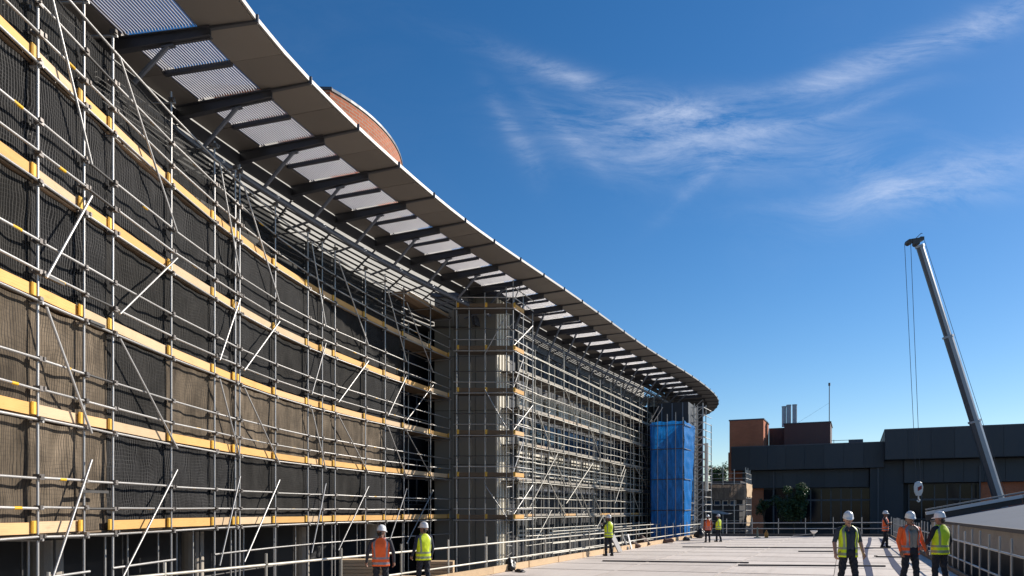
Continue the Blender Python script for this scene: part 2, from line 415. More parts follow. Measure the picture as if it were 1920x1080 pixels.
# ------------------------------------------------------------------ mesh building
class MB:
    def __init__(s):
        s.v, s.f, s.mi, s.uv = [], [], [], []

    def face(s, pts, uvs=None, mi=0):
        i = len(s.v)
        s.v.extend([tuple(p) for p in pts])
        s.f.append(tuple(range(i, i + len(pts))))
        s.mi.append(mi)
        s.uv.append(uvs if uvs else [(0, 0)] * len(pts))

    def quad(s, a, b, c, d, mi=0):
        a, b, c, d = map(Vector, (a, b, c, d))
        w, h = (b - a).length, (d - a).length
        s.face((a, b, c, d), [(0, 0), (w, 0), (w, h), (0, h)], mi)

    def box(s, c, ax, ay, az, mi=0):
        """oriented box: centre and three half vectors; u follows ax"""
        c, ax, ay, az = map(Vector, (c, ax, ay, az))
        lx, ly, lz = ax.length * 2, ay.length * 2, az.length * 2
        if ax.cross(ay).dot(az) < 0:
            ay = -ay
        P = lambda i, j, k: c + ax * i + ay * j + az * k
        i0 = len(s.v)
        s.v.extend([tuple(P(i, j, k)) for k in (-1, 1) for j in (-1, 1) for i in (-1, 1)])
        for q, (w, h) in (((0, 2, 3, 1), (ly, lx)), ((4, 5, 7, 6), (lx, ly)), ((0, 1, 5, 4), (lx, lz)), ((3, 2, 6, 7), (lx, lz)), ((1, 3, 7, 5), (ly, lz)), ((2, 0, 4, 6), (ly, lz))):
            s.f.append(tuple(i0 + t for t in q))
            s.mi.append(mi)
            s.uv.append([(0, 0), (w, 0), (w, h), (0, h)] if q[0] != 0 or q[1] != 2 else [(0, 0), (0, w), (h, w), (h, 0)])

    def bar(s, a, b, w, h, up=(0, 0, 1), mi=0):
        a, b, up = Vector(a), Vector(b), Vector(up)
        d = b - a
        L = d.length
        d = d / L
        side = d.cross(up)
        if side.length < 1e-5:
            side = d.cross(Vector((1, 0, 0)))
        side.normalize()
        u2 = side.cross(d)
        s.box((a + b) / 2, d * (L / 2), side * (w / 2), u2 * (h / 2), mi)

    def tube(s, a, b, r, n=6, rb=None, cap=True, mi=0):
        a, b = Vector(a), Vector(b)
        rb = r if rb is None else rb
        d = (b - a)
        L = d.length
        d = d / L
        x = d.orthogonal().normalized()
        y = d.cross(x)
        i0 = len(s.v)
        for (p, rr) in ((a, r), (b, rb)):
            for k in range(n):
                t = 2 * PI * k / n
                s.v.append(tuple(p + (x * math.cos(t) + y * math.sin(t)) * rr))
        for k in range(n):
            k2 = (k + 1) % n
            s.f.append((i0 + k, i0 + k2, i0 + n + k2, i0 + n + k))
            s.mi.append(mi)
            s.uv.append([(k / n, 0), ((k + 1) / n, 0), ((k + 1) / n, L), (k / n, L)])
        if cap:
            s.f.append(tuple(i0 + k for k in reversed(range(n))))
            s.mi.append(mi)
            s.uv.append([(0, 0)] * n)
            s.f.append(tuple(i0 + n + k for k in range(n)))
            s.mi.append(mi)
            s.uv.append([(0, 0)] * n)

    def path(s, pts, r, n=6, mi=0):
        for a, b in zip(pts[:-1], pts[1:]):
            s.tube(a, b, r, n, mi=mi)

    def lathe(s, prof, n=16, c=(0, 0, 0), sx=1, sy=1, mi=0):
        i0 = len(s.v)
        for (r, z) in prof:
            for k in range(n):
                t = 2 * PI * k / n
                s.v.append((c[0] + r * sx * math.cos(t), c[1] + r * sy * math.sin(t), c[2] + z))
        for j in range(len(prof) - 1):
            for k in range(n):
                k2 = (k + 1) % n
                s.f.append((i0 + j * n + k, i0 + j * n + k2, i0 + (j + 1) * n + k2, i0 + (j + 1) * n + k))
                s.mi.append(mi)
                s.uv.append([(0, 0)] * 4)

    def grid(s, fn, nu, nv, mi=0):
        """fn(i, j) -> (point, uv)"""
        i0 = len(s.v)
        uvs = []
        for j in range(nv + 1):
            for i in range(nu + 1):
                p, t = fn(i / nu, j / nv)
                s.v.append(tuple(p))
                uvs.append(t)
        for j in range(nv):
            for i in range(nu):
                q = (j * (nu + 1) + i, j * (nu + 1) + i + 1, (j + 1) * (nu + 1) + i + 1, (j + 1) * (nu + 1) + i)
                s.f.append(tuple(i0 + t for t in q))
                s.mi.append(mi)
                s.uv.append([uvs[t] for t in q])

    def mesh(s, name, mats, smooth=False):
        me = bpy.data.meshes.new(name)
        me.from_pydata(s.v, [], s.f)
        ul = me.uv_layers.new(name='UVMap')
        flat = [c for f in s.uv for t in f for c in t]
        ul.data.foreach_set('uv', flat)
        for m in (mats if isinstance(mats, (list, tuple)) else [mats]):
            me.materials.append(m)
        me.polygons.foreach_set('material_index', s.mi)
        if smooth:
            me.polygons.foreach_set('use_smooth', [True] * len(me.polygons))
        me.update()
        return me

    def obj(s, name, mats, parent=None, smooth=False, **props):
        o = bpy.data.objects.new(name, s.mesh(name, mats, smooth))
        COL.objects.link(o)
        if parent is not None:
            o.parent = parent
        for k, v in props.items():
            o[k] = v
        return o


def thing(name, label, cat, group=None, loc=(0, 0, 0)):
    o = bpy.data.objects.new(name, None)
    o.empty_display_size = 0.3
    COL.objects.link(o)
    o.location = loc
    o['label'] = label
    o['category'] = cat
    if group:
        o['group'] = group
    return o


def tag(o, label, cat, group=None):
    o['label'] = label
    o['category'] = cat
    if group:
        o['group'] = group
    return o


def inst(name, mesh, mat4, parent):
    o = bpy.data.objects.new(name, mesh)
    COL.objects.link(o)
    o.parent = parent
    o.matrix_local = mat4
    return o


_um = MB()
_um.tube((0, 0, 0), (0, 0, 1), 1.0, 8)
TUBE_MESH, TUBE_FAR_MESH, DARK_TUBE_MESH, YELLOW_MESH = (_um.mesh('tube', m, True) for m in (TUBE, TUBE_FAR, DARKTUBE, YELLOW))
for _me in (TUBE_MESH, TUBE_FAR_MESH, DARK_TUBE_MESH, YELLOW_MESH):
    _fl = [len(p.vertices) == 4 for p in _me.polygons]
    _me.polygons.foreach_set('use_smooth', _fl)


def seg_matrix(a, b, r):
    a, b = Vector(a), Vector(b)
    d = b - a
    L = d.length
    q = d.to_track_quat('Z', 'Y')
    return Matrix.Translation(a) @ q.to_matrix().to_4x4() @ Matrix.Diagonal((r, r, L, 1))


def pole(name, a, b, parent, r=0.0242, me=None):
    return inst(name, me or TUBE_MESH, seg_matrix(a, b, r), parent)


def plank_mesh(mat, L=1.0, w=0.225, t=0.038):
    m = MB()
    m.box((0, 0, 0), (L / 2, 0, 0), (0, w / 2, 0), (0, 0, t / 2))
    return m.mesh('board', mat)


def board_obj(name, a, b, width_vec, thick_vec, mat, parent):
    """board from a to b; width and thickness are half vectors"""
    m = MB()
    a, b = Vector(a), Vector(b)
    m.box((a + b) / 2, (b - a) / 2, width_vec, thick_vec)
    return m.obj(name, mat, parent)


# ------------------------------------------------------------------ plan curves
class Curve:
    def __init__(s, pts, n=4000):
        P = np.array(pts, float)
        t = np.concatenate([[0], np.cumsum(np.linalg.norm(np.diff(P, axis=0), axis=1))])
        # natural cubic spline in chord length
        def spline(x, y, xs):
            m = len(x)
            h = np.diff(x)
            A = np.zeros((m, m))
            r = np.zeros(m)
            A[0, 0] = A[-1, -1] = 1
            for i in range(1, m - 1):
                A[i, i - 1], A[i, i], A[i, i + 1] = h[i - 1], 2 * (h[i - 1] + h[i]), h[i]
                r[i] = 3 * ((y[i + 1] - y[i]) / h[i] - (y[i] - y[i - 1]) / h[i - 1])
            c = np.linalg.solve(A, r)
            k = np.clip(np.searchsorted(x, xs) - 1, 0, m - 2)
            d = xs - x[k]
            bb = (y[k + 1] - y[k]) / h[k] - h[k] * (2 * c[k] + c[k + 1]) / 3
            dd = (c[k + 1] - c[k]) / (3 * h[k])
            return y[k] + bb * d + c[k] * d ** 2 + dd * d ** 3
        ts = np.linspace(0, t[-1], n)
        X, Y = spline(t, P[:, 0], ts), spline(t, P[:, 1], ts)
        s.P = np.stack([X, Y], 1)
        s.s = np.concatenate([[0], np.cumsum(np.linalg.norm(np.diff(s.P, axis=0), axis=1))])
        s.L = s.s[-1]
        T = np.gradient(s.P, axis=0)
        s.T = T / np.linalg.norm(T, axis=1, keepdims=True)

    def at(s, q, off=0.0, z=0.0):
        """point at arc length q, moved off metres to the left (towards the building)"""
        x, y = np.interp(q, s.s, s.P[:, 0]), np.interp(q, s.s, s.P[:, 1])
        tx, ty = np.interp(q, s.s, s.T[:, 0]), np.interp(q, s.s, s.T[:, 1])
        l = math.hypot(tx, ty)
        return Vector((x - ty / l * off, y + tx / l * off, z))

    def tan(s, q):
        tx, ty = np.interp(q, s.s, s.T[:, 0]), np.interp(q, s.s, s.T[:, 1])
        return Vector((tx, ty, 0)).normalized()

    def nor(s, q):
        t = s.tan(q)
        return Vector((-t.y, t.x, 0))

    def s_px(s, px):
        """arc length of the point standing at photo column px"""
        r = CX + FPX * s.P[:, 0] / np.maximum(s.P[:, 1], 0.5)
        ok = s.P[:, 1] > 6
        i = np.argmin(np.where(ok, np.abs(r - px), 1e9))
        return s.s[i]

    def s_y(s, y):
        return s.s[np.argmin(np.abs(s.P[:, 1] - y))]


CAN = Curve([(-6.6, 2), (-6.4, 8), (-6.15, 13), (-5.75, 16.8), (-5.05, 19.6), (-3.75, 23.4), (-1.95, 27.9), (0.6, 33.1), (4.1, 40), (9.2, 50.4), (14.1, 59.6), (18.4, 68.4), (20.5, 73.7), (22.0, 80), (22.3, 87), (20.4, 94), (16.5, 99)])
SCA = Curve([(-8.0, 2), (-8.02, 8), (-8.02, 12), (-8.0, 14.8), (-7.95, 17.2), (-7.7, 20.5), (-7.22, 24), (-6.45, 27), (-5.2, 31), (-3.2, 36.5), (-2.6, 38)])
FAR = Curve([(0.15, 36.6), (2.3, 41.2), (5.7, 48.6), (11.5, 61.2), (13.2, 64.8)])
DX, DN = Vector((0.41, 0.912, 0)).normalized(), Vector((0.912, -0.41, 0)).normalized()   # roof deck: along, to the right
L0 = Vector((-1.3, 22.5, 0))
GROUND = -3.4


def deck_z(p):
    return -2.06 + 0.011 * (Vector((p[0], p[1], 0)) - L0).dot(DN)


def deckpt(t, w, dz=0.0):
    p = L0 + DX * t + DN * w
    p.z = deck_z(p) + dz
    return p


# ------------------------------------------------------------------ setting
g = MB()
g.quad((-3000, -300, GROUND), (3000, -300, GROUND), (3000, 4000, GROUND), (-3000, 4000, GROUND))
g.obj('ground', GROUNDM, kind='structure')

deck = MB()
a, b = -17.0, 40.3
DW = 13.5
c = deckpt((a + b) / 2, DW / 2, 0)
slope = Vector((DN.x, DN.y, 0.011))
c.z -= 0.30
deck.box(c, DX * ((b - a) / 2), slope * (DW / 2), (0, 0, 0.25))
dk = deck.obj('roof_deck', CONC, kind='structure')
under = MB()
cc = Vector((c.x, c.y, (GROUND + c.z - 0.25) / 2))
under.box(cc, DX * ((b - a) / 2 - .25), DN * (DW / 2 - 0.3), (0, 0, (c.z - 0.30 - GROUND) / 2))
under.obj('podium_wall', DARKWALL, dk)
# membrane sheets laid on the deck
nT, nW = 19, 4
for i in range(nT):
    for j in range(nW):
        t0, t1 = a + (b - a) * i / nT, a + (b - a) * (i + 1) / nT
        w0, w1 = DW * j / nW, DW * (j + 1) / nW
        gp = 0.016
        m = MB()
        up = random.uniform(0.004, 0.009)
        q = [deckpt(t0 + gp, w0 + gp, -0.05), deckpt(t1 - gp, w0 + gp, -0.05), deckpt(t1 - gp, w1 - gp, -0.05), deckpt(t0 + gp, w1 - gp, -0.05)]
        qu = [p + Vector((0, 0, 0.05 + up)) for p in q]
        uvq = [(t0, w0), (t1, w0), (t1, w1), (t0, w1)]
        m.face(qu[::-1], uvq[::-1])
        for e in range(4):
            m.face((q[e], qu[e], qu[(e + 1) % 4], q[(e + 1) % 4])[::-1])
        m.obj('deck_panel', DECK, dk)
LAP = pbr('lap_seam_membrane', (0.58, 0.51, 0.45), 0.8, 0, 0.2, 2.0)
for i in range(1, nT):
    t0 = a + (b - a) * i / nT + 0.06
    p0, p1 = deckpt(t0, 0.15, 0.011), deckpt(t0, DW - 0.15, 0.011)
    m = MB()
    m.bar(p0, p1, 0.10, 0.008)
    m.obj('lap_seam', LAP, dk)
for j in range(1, nW):
    p0, p1 = deckpt(a + .2, DW * j / nW + .05, 0.015), deckpt(b - .3, DW * j / nW + .05, 0.015)
    m = MB()
    m.bar(p0, p1, 0.09, 0.008)
    m.obj('lap_seam', LAP, dk)
# far upstand
m = MB()
p0, p1 = deckpt(b - 0.1, 0, 0.09), deckpt(b - 0.1, DW, 0.09)
m.bar(p0, p1, 0.2, 0.20)
m.obj('upstand', BATTEN, dk)

# ------------------------------------------------------------------ curved building
bld = thing('office_building', 'long curved office building with an overhanging louvred roof canopy, wrapped in scaffolding', 'building', loc=(0, 0, GROUND))


def P(o):       # children of a thing whose empty sits at (0,0,GROUND): move mesh into its frame
    o.location = (0, 0, -GROUND)
    return o


def foot_on(cv, p):
    d = np.hypot(cv.P[:, 0] - p.x, cv.P[:, 1] - p.y)
    return d.min()


FW = 1.55
WALLOFF = 1.95
ZC = 11.0
qs0, qs1 = CAN.s_y(3.0), CAN.L
q_ref = CAN.s_px(478)
beams = []
q = q_ref
while q > qs0:
    q -= 2.45
while q < qs1 - 1.0:
    if q > qs0:
        beams.append(q)
    q += 2.45
canopy = MB()
# roof sheet over the canopy (outer 1.2 m and the inner strip), top skin
def strip(mb, cv, q0, q1, o0, o1, z0, z1, n=1, mi=0):
    for i in range(n):
        a_, b_ = q0 + (q1 - q0) * i / n, q0 + (q1 - q0) * (i + 1) / n
        mb.quad(cv.at(a_, o0, z0), cv.at(b_, o0, z0), cv.at(b_, o1, z1), cv.at(a_, o1, z1), mi)
SOFW, LOUV, INN = 1.38, 3.28, 4.08
strip(canopy, CAN, qs0, qs1, 0.0, SOFW, ZC + 0.13, ZC + 0.13, 60)
strip(canopy, CAN, qs0, qs1, LOUV, INN, ZC + 0.13, ZC + 0.13, 60)
can = P(canopy.obj('canopy', ROOFDARK, bld))
for bi, q0 in enumerate(beams):
    q1 = beams[bi + 1] if bi + 1 < len(beams) else min(q0 + 2.45, qs1)
    far = CAN.at(q0).y > 69
    n0 = CAN.nor(q0)
    t0 = CAN.tan(q0)
    # soffit panel
    m = MB()
    g_ = 0.012
    for (lo, hi, zb) in ((0.02, SOFW, 0.0), (LOUV, INN, -0.03)):
        if far and lo > 1:
            lo = SOFW
            hi = 7.0
        A = [CAN.at(q0 + g_, lo, ZC + zb), CAN.at((q0 + q1) / 2, lo, ZC + zb), CAN.at(q1 - g_, lo, ZC + zb)]
        B = [CAN.at(q0 + g_, hi, ZC + zb), CAN.at((q0 + q1) / 2, hi, ZC + zb), CAN.at(q1 - g_, hi, ZC + zb)]
        for i in range(2):
            m = MB()
            tg = CAN.tan(q0) * 0.010
            a0_, a1_, b0_, b1_ = A[i] + tg * i, A[i + 1] - tg * (1 - i), B[i] + tg * i, B[i + 1] - tg * (1 - i)
            jz = Vector((0, 0, random.uniform(-.008, .008)))
            a0_, a1_, b0_, b1_ = a0_ + jz, a1_ + jz, b0_ + jz, b1_ + jz
            zz = Vector((0, 0, 0.09))
            m.quad(a0_, b0_, b1_, a1_)
            m.quad(a0_ + zz, a1_ + zz, b1_ + zz, b0_ + zz)
            for (x, y) in ((a0_, a1_), (a1_, b1_), (b1_, b0_), (b0_, a0_)):
                m.quad(x, y, y + zz, x + zz)
            m.obj('soffit_panel', SOFFIT, can)
    # lit edge trim
    m = MB()
    for i in range(2):
        m.bar(CAN.at(q0 + (q1 - q0) * i / 2 + 0.02 * (i == 0), -0.02, ZC + 0.06), CAN.at(q0 + (q1 - q0) * (i + 1) / 2 - 0.02 * (i == 1), -0.02, ZC + 0.06), 0.05, 0.10)
    m.obj('edge_trim', FASCIA, can)
    # tapered I beam with a thin tail over the soffit panel
    m = MB()
    i_in, i_out = CAN.at(q0, INN, ZC - 0.19), CAN.at(q0, 1.08, ZC - 0.13)
    m.bar(i_in, i_out, 0.035, 0.30)
    m.bar(i_in + Vector((0, 0, 0.15)), i_out + Vector((0, 0, 0.10)), 0.17, 0.025)
    m.bar(i_in - Vector((0, 0, 0.16)), i_out - Vector((0, 0, 0.10)), 0.17, 0.025)
    m.bar(CAN.at(q0, 1.10, ZC - 0.045), CAN.at(q0, -0.05, ZC - 0.02), 0.09, 0.05)
    m.bar(CAN.at(q0, -0.06, ZC - 0.04), CAN.at(q0, -0.06, ZC + 0.135), 0.06, 0.05, up=(1, 0, 0))
    m.obj('canopy_beam', STEEL, can)
    # louvre panels: two bays of blades with a rail between them
    if not far:
        m = MB()
        qm = (q0 + q1) / 2
        m.bar(CAN.at(qm, LOUV, ZC - 0.03), CAN.at(qm, SOFW, ZC - 0.03), 0.11, 0.11)
        m.obj('louvre_rail', STEEL, can)
        for (ca, cb) in ((q0 + 0.07, qm - 0.06), (qm + 0.06, q1 - 0.07)):
            m = MB()
            ns = 25
            for j in range(ns):
                o = SOFW + 0.045 + (LOUV - SOFW - 0.07) * j / (ns - 1)
                pa, pb = CAN.at(ca, o, ZC + 0.03), CAN.at(cb, o, ZC + 0.03)
                m.bar(pa, pb, 0.012, 0.085, up=Vector((0, 0, 1)) + CAN.nor(q0) * 0.42)
            m.obj('louvre_panel', SLAT, can)
        # strut from the lower rail to the beam
        m = MB()
        pf = CAN.at(q0)
        if 35 < pf.y < 66:
            m.tube(CAN.at(q0, foot_on(FAR, pf) + FW - 0.12, 7.7), CAN.at(q0, 2.15, ZC - 0.33), 0.055, 8)
        else:
            m.tube(CAN.at(q0, 3.25, 9.72), CAN.at(q0, 2.15, ZC - 0.33), 0.055, 8)
        m.bar(CAN.at(q0, 2.0, ZC - 0.34), CAN.at(q0, 2.3, ZC - 0.36), 0.12, 0.03)
        m.tube(CAN.at(q0, 3.2, 9.72), CAN.at(q0, 4.3, 9.55), 0.04, 6)
        m.obj('strut', STEELB, can)
        m = MB()
        m.tube(CAN.at(q0, 3.25, 9.72), CAN.at(q1, 3.25, 9.72), 0.075, 8)
        m.tube(CAN.at(q0, 3.50, 9.95), CAN.at(q1, 3.50, 9.95), 0.045, 6)
        m.obj('eaves_rail', STEELB, can)
        m = MB()
        m.bar(CAN.at(q0, INN - 0.02, 10.72), CAN.at(q1, INN - 0.02, 10.72), 0.05, 0.34)
        m.obj('eaves_board', STEEL, can)

# wall behind the near scaffold and roof behind the canopy
WALLOFF = 1.95
nw0, nw1 = SCA.s_y(3.0), SCA.L
n_w = 30
TOPW = 9.15
m = MB()
for i in range(n_w):
    a_, b_ = nw0 + (nw1 - nw0) * i / n_w, nw0 + (nw1 - nw0) * (i + 1) / n_w
    m.quad(SCA.at(a_, WALLOFF, -0.6), SCA.at(b_, WALLOFF, -0.6), SCA.at(b_, WALLOFF, TOPW), SCA.at(a_, WALLOFF, TOPW))
    m.quad(SCA.at(a_, WALLOFF, -0.6), SCA.at(a_, WALLOFF + 1.1, -0.6), SCA.at(b_, WALLOFF + 1.1, -0.6), SCA.at(b_, WALLOFF, -0.6))
    m.quad(SCA.at(a_, WALLOFF + 1.1, GROUND), SCA.at(b_, WALLOFF + 1.1, GROUND), SCA.at(b_, WALLOFF + 1.1, -0.6), SCA.at(a_, WALLOFF + 1.1, -0.6))
P(m.obj('wall', DARKWALL, bld))
# glazing bands with frames on the near wall (seen in the open bays and through the net)
for i in range(26):
    a_, b_ = nw0 + 3 + (nw1 - nw0 - 3) * i / 26, nw0 + 3 + (nw1 - nw0 - 3) * (i + 1) / 26
    for r_ in range(9):
        m = MB()
        m.bar(SCA.at(a_ + 0.02, WALLOFF - 0.08, 7.5 + r_ * 0.2), SCA.at(b_ - 0.02, WALLOFF - 0.08, 7.5 + r_ * 0.2), 0.02, 0.035)
        if i < 19:
            P(m.obj('slat', CREAM, bld))
    for (z0, z1) in ((0.3, 2.6), (4.0, 6.2)):
        m = MB()
        m.bar(SCA.at(a_ + 0.03, WALLOFF - 0.03, z0), SCA.at(b_ - 0.03, WALLOFF - 0.03, z0), 0.08, 0.06)
        m.bar(SCA.at(a_ + 0.03, WALLOFF - 0.03, z1), SCA.at(b_ - 0.03, WALLOFF - 0.03, z1), 0.08, 0.06)
        m.bar(SCA.at(a_ + 0.04, WALLOFF - 0.03, z0 + .03), SCA.at(a_ + 0.04, WALLOFF - 0.03, z1 - .03), 0.06, 0.06)
        w = P(m.obj('window', STEEL, bld))
        m = MB()
        m.quad(SCA.at(a_ + .08, WALLOFF - 0.015, z0 + .03), SCA.at(b_ - 0.03, WALLOFF - 0.015, z0 + .03), SCA.at(b_ - 0.03, WALLOFF - 0.015, z1 - .03), SCA.at(a_ + .08, WALLOFF - 0.015, z1 - .03))
        m.obj('pane', GLASS, w)
m = MB()
e_ = SCA.at(nw1, WALLOFF, 0)
w_ = SCA.at(nw1 - 0.3, WALLOFF + 4.5, 0)
m.quad(w_ + Vector((0, 0, GROUND)), e_ + Vector((0, 0, GROUND)), e_ + Vector((0, 0, TOPW)), w_ + Vector((0, 0, TOPW)))
for (p_, q_) in ((e_, Vector((-3.6, 40.5, 0))), (Vector((-3.6, 40.5, 0)), Vector((0.4, 41.0, 0)))):
    m.quad(p_ + Vector((0, 0, GROUND)), q_ + Vector((0, 0, GROUND)), q_ + Vector((0, 0, TOPW)), p_ + Vector((0, 0, TOPW)))
P(m.obj('wall', DARKWALL, bld))
m = MB()
for (p_, q_) in ((Vector((11.7, 65.6, 0)), Vector((16.5, 63.8, 0))),):
    m.quad(p_ + Vector((0, 0, GROUND)), q_ + Vector((0, 0, GROUND)), q_ + Vector((0, 0, TOPW)), p_ + Vector((0, 0, TOPW)))
P(m.obj('wall', DARKWALL, bld))
# concrete columns under the overhang
for px in (20, 240, 466, 640, 760):
    qq = SCA.s_px(px)
    m = MB()
    p = SCA.at(qq, WALLOFF - 0.25)
    m.lathe([(0.0, GROUND), (0.30, GROUND), (0.30, -0.62), (0, -0.62)], 16, (p.x, p.y, 0))
    P(m.obj('column', CONC, bld, smooth=False))
# far wall with its bands of louvres and windows
FW = 1.55
fq0, fq1 = 0.0, FAR.L
n_f = 16
m = MB()
for i in range(n_f):
    a_, b_ = fq0 + (fq1 - fq0) * i / n_f, fq0 + (fq1 - fq0) * (i + 1) / n_f
    m.quad(FAR.at(a_, FW, GROUND), FAR.at(b_, FW, GROUND), FAR.at(b_, FW, TOPW), FAR.at(a_, FW, TOPW))
P(m.obj('wall', DARKWALL, bld))
nb = 14
for i in range(nb):
    a_, b_ = fq0 + 0.9 + (fq1 - fq0 - 1.2) * i / nb, fq0 + 0.9 + (fq1 - fq0 - 1.2) * (i + 1) / nb
    # cream clerestory panel band, split into boards
    for r_ in range(4):
        z0 = 5.55 + r_ * 0.31
        m = MB()
        m.bar(FAR.at(a_ + 0.22, FW - 0.06, z0), FAR.at(b_ - 0.22, FW - 0.06, z0), 0.10, 0.28)
        P(m.obj('cladding_panel', CREAM, bld))
    # blue windows
    m = MB()
    for zz in (3.72, 5.1):
        m.bar(FAR.at(a_, FW - 0.04, zz), FAR.at(b_ - 0.01, FW - 0.04, zz), 0.1, 0.07)
    m.bar(FAR.at(a_ + 0.04, FW - 0.04, 3.76), FAR.at(a_ + 0.04, FW - 0.04, 5.06), 0.09, 0.08)
    m.bar(FAR.at((a_ + b_) / 2, FW - 0.04, 3.76), FAR.at((a_ + b_) / 2, FW - 0.04, 5.06), 0.07, 0.05)
    w = P(m.obj('window', STEEL, bld))
    m = MB()
    m.quad(FAR.at(a_ + .1, FW - 0.02, 3.76), FAR.at(b_ - .02, FW - 0.02, 3.76), FAR.at(b_ - .02, FW - 0.02, 5.06), FAR.at(a_ + .1, FW - 0.02, 5.06))
    m.obj('pane', BLUEGLASS, w)
    # cream louvre slats below, and a lower row
    for (z0, nrow) in ((2.0, 6), (-1.6, 3)):
        for r_ in range(nrow):
            z = z0 + r_ * 0.235
            m = MB()
            m.bar(FAR.at(a_ + (0.3 if i % 3 else 0.5), FW - 0.09, z), FAR.at(b_ - 0.05, FW - 0.09, z), 0.06, 0.13)
            P(m.obj('slat', CREAM, bld))
    # sill course and ground floor mullions
    m = MB()
    m.bar(FAR.at(a_, FW - 0.08, 1.15), FAR.at(b_, FW - 0.08, 1.15), 0.14, 0.18)
    P(m.obj('sill_course', STEELB, bld))
    m = MB()
    m.bar(FAR.at(a_ + 0.1, FW - 0.06, GROUND), FAR.at(a_ + 0.1, FW - 0.06, 1.05), 0.1, 0.16)
    P(m.obj('mullion', STEELB, bld))
    m = MB()
    m.bar(FAR.at(a_ + 0.1, FW - 0.06, 6.9), FAR.at(a_ + 0.1, FW - 0.06, TOPW), 0.1, 0.12)
    P(m.obj('mullion', STEELB, bld))
# lower louvre soffit between the eaves rail and the wall head, open to the light well above
for bi, q0 in enumerate(beams[:-6]):
    q1 = beams[bi + 1]
    p = CAN.at(q0)
    if p.y < 8:
        continue
    wall_off = (foot_on(SCA, p) + WALLOFF) if p.y < 34 else (foot_on(FAR, p) + FW)
    if p.y > 63:
        wall_off = 4.4
    m = MB()
    ns_ = 12
    for j in range(ns_):
        f_ = j / (ns_ - 1)
        o = (INN - 0.05) * (1 - f_) + (wall_off - 0.02) * f_
        z = 10.50 - 1.28 * f_
        deep = 0.10 if j < 8 else 0.17
        m.bar(CAN.at(q0 + .03, o, z), CAN.at(q1 - .03, o, z), deep, 0.022 if j < 8 else 0.09, up=Vector((0, 0, 1)))
    m.tube(CAN.at(q0, INN, 10.5), CAN.at(q0, wall_off, 9.16), 0.035, 6)
    m.obj('louvre_soffit', DARKSLAT, can)
# roof behind, pale plant-room wall above it
m = MB()
k0, k1 = CAN.s_y(4), CAN.s_y(80)
N = 40
PW = 7.6
for i in range(N):
    a_, b_ = k0 + (k1 - k0) * i / N, k0 + (k1 - k0) * (i + 1) / N
    m.quad(CAN.at(a_, PW, 9.0), CAN.at(b_, PW, 9.0), CAN.at(b_, PW, 14.8), CAN.at(a_, PW, 14.8))
    m.quad(CAN.at(a_, PW, 14.8), CAN.at(b_, PW, 14.8), CAN.at(b_, PW + 9, 14.8), CAN.at(a_, PW + 9, 14.8))
P(m.obj('plant_room_wall', PLANT, bld))
m = MB()
for i in range(N):
    a_, b_ = k0 + (k1 - k0) * i / N, k0 + (k1 - k0) * (i + 1) / N
    for cvv in (0,):
        pa, pb = CAN.at(a_), CAN.at(b_)
        wa = (foot_on(SCA, pa) + WALLOFF) if pa.y < 35 else (foot_on(FAR, pa) + FW if pa.y < 63 else 4.4)
        wb = (foot_on(SCA, pb) + WALLOFF) if pb.y < 35 else (foot_on(FAR, pb) + FW if pb.y < 63 else 4.4)
        m.quad(CAN.at(a_, wa + .02, TOPW - 0.01), CAN.at(b_, wb + .02, TOPW - 0.01), CAN.at(b_, PW, TOPW - 0.01), CAN.at(a_, PW, TOPW - 0.01))
P(m.obj('roof', ROOFDARK, bld))
# brick drum on the roof
dc, R_ = Vector((-17.3, 42.0, 0)), 10.95
ang0, ang1 = math.atan2(35.2 - 42, -8.6 + 17.3), math.radians(150)
N = 56
m = MB()
th = [ang0 + (ang1 - ang0) * i / N for i in range(N + 1)]
pt = lambda t, z, r=R_: Vector((dc.x + r * math.cos(t), dc.y + r * math.sin(t), z))
for i in range(N):
    L = R_ * (th[1] - th[0])
    z0, z1 = 9.2, 20.02
    m.face((pt(th[i], z0), pt(th[i + 1], z0), pt(th[i + 1], z1), pt(th[i], z1)), [(i * L, z0), (i * L + L, z0), (i * L + L, z1), (i * L, z1)])
e0, e1 = pt(th[0], 0), pt(th[0], 0) + Vector((-9, -0.3, 0))
up = Vector((0, 0, 1))
m.face((e1 + up * 9.2, e0 + up * 9.2, e0 + up * 20.02, e1 + up * 20.02), [(0, 9.2), (9, 9.2), (9, 20.02), (0, 20.02)])
drum = P(m.obj('brick_drum', BRICK, bld))
m = MB()
for i in range(N):
    a0, b0, a1, b1 = pt(th[i], 20.02, R_ + .05), pt(th[i + 1], 20.02, R_ + .05), pt(th[i], 20.15, R_ + .05), pt(th[i + 1], 20.15, R_ + .05)
    m.quad(a0, b0, b1, a1)
    m.quad(pt(th[i], 20.15, R_ + .05), pt(th[i + 1], 20.15, R_ + .05), pt(th[i + 1], 20.15, 0.1), pt(th[i], 20.15, 0.1))
    m.quad(pt(th[i], 20.02, R_), pt(th[i + 1], 20.02, R_), b0, a0)
m.bar(e1 + up * 20.09, e0 + up * 20.09 + Vector((.1, 0, 0)), 0.14, 0.13)
m.obj('coping', STEEL, drum)

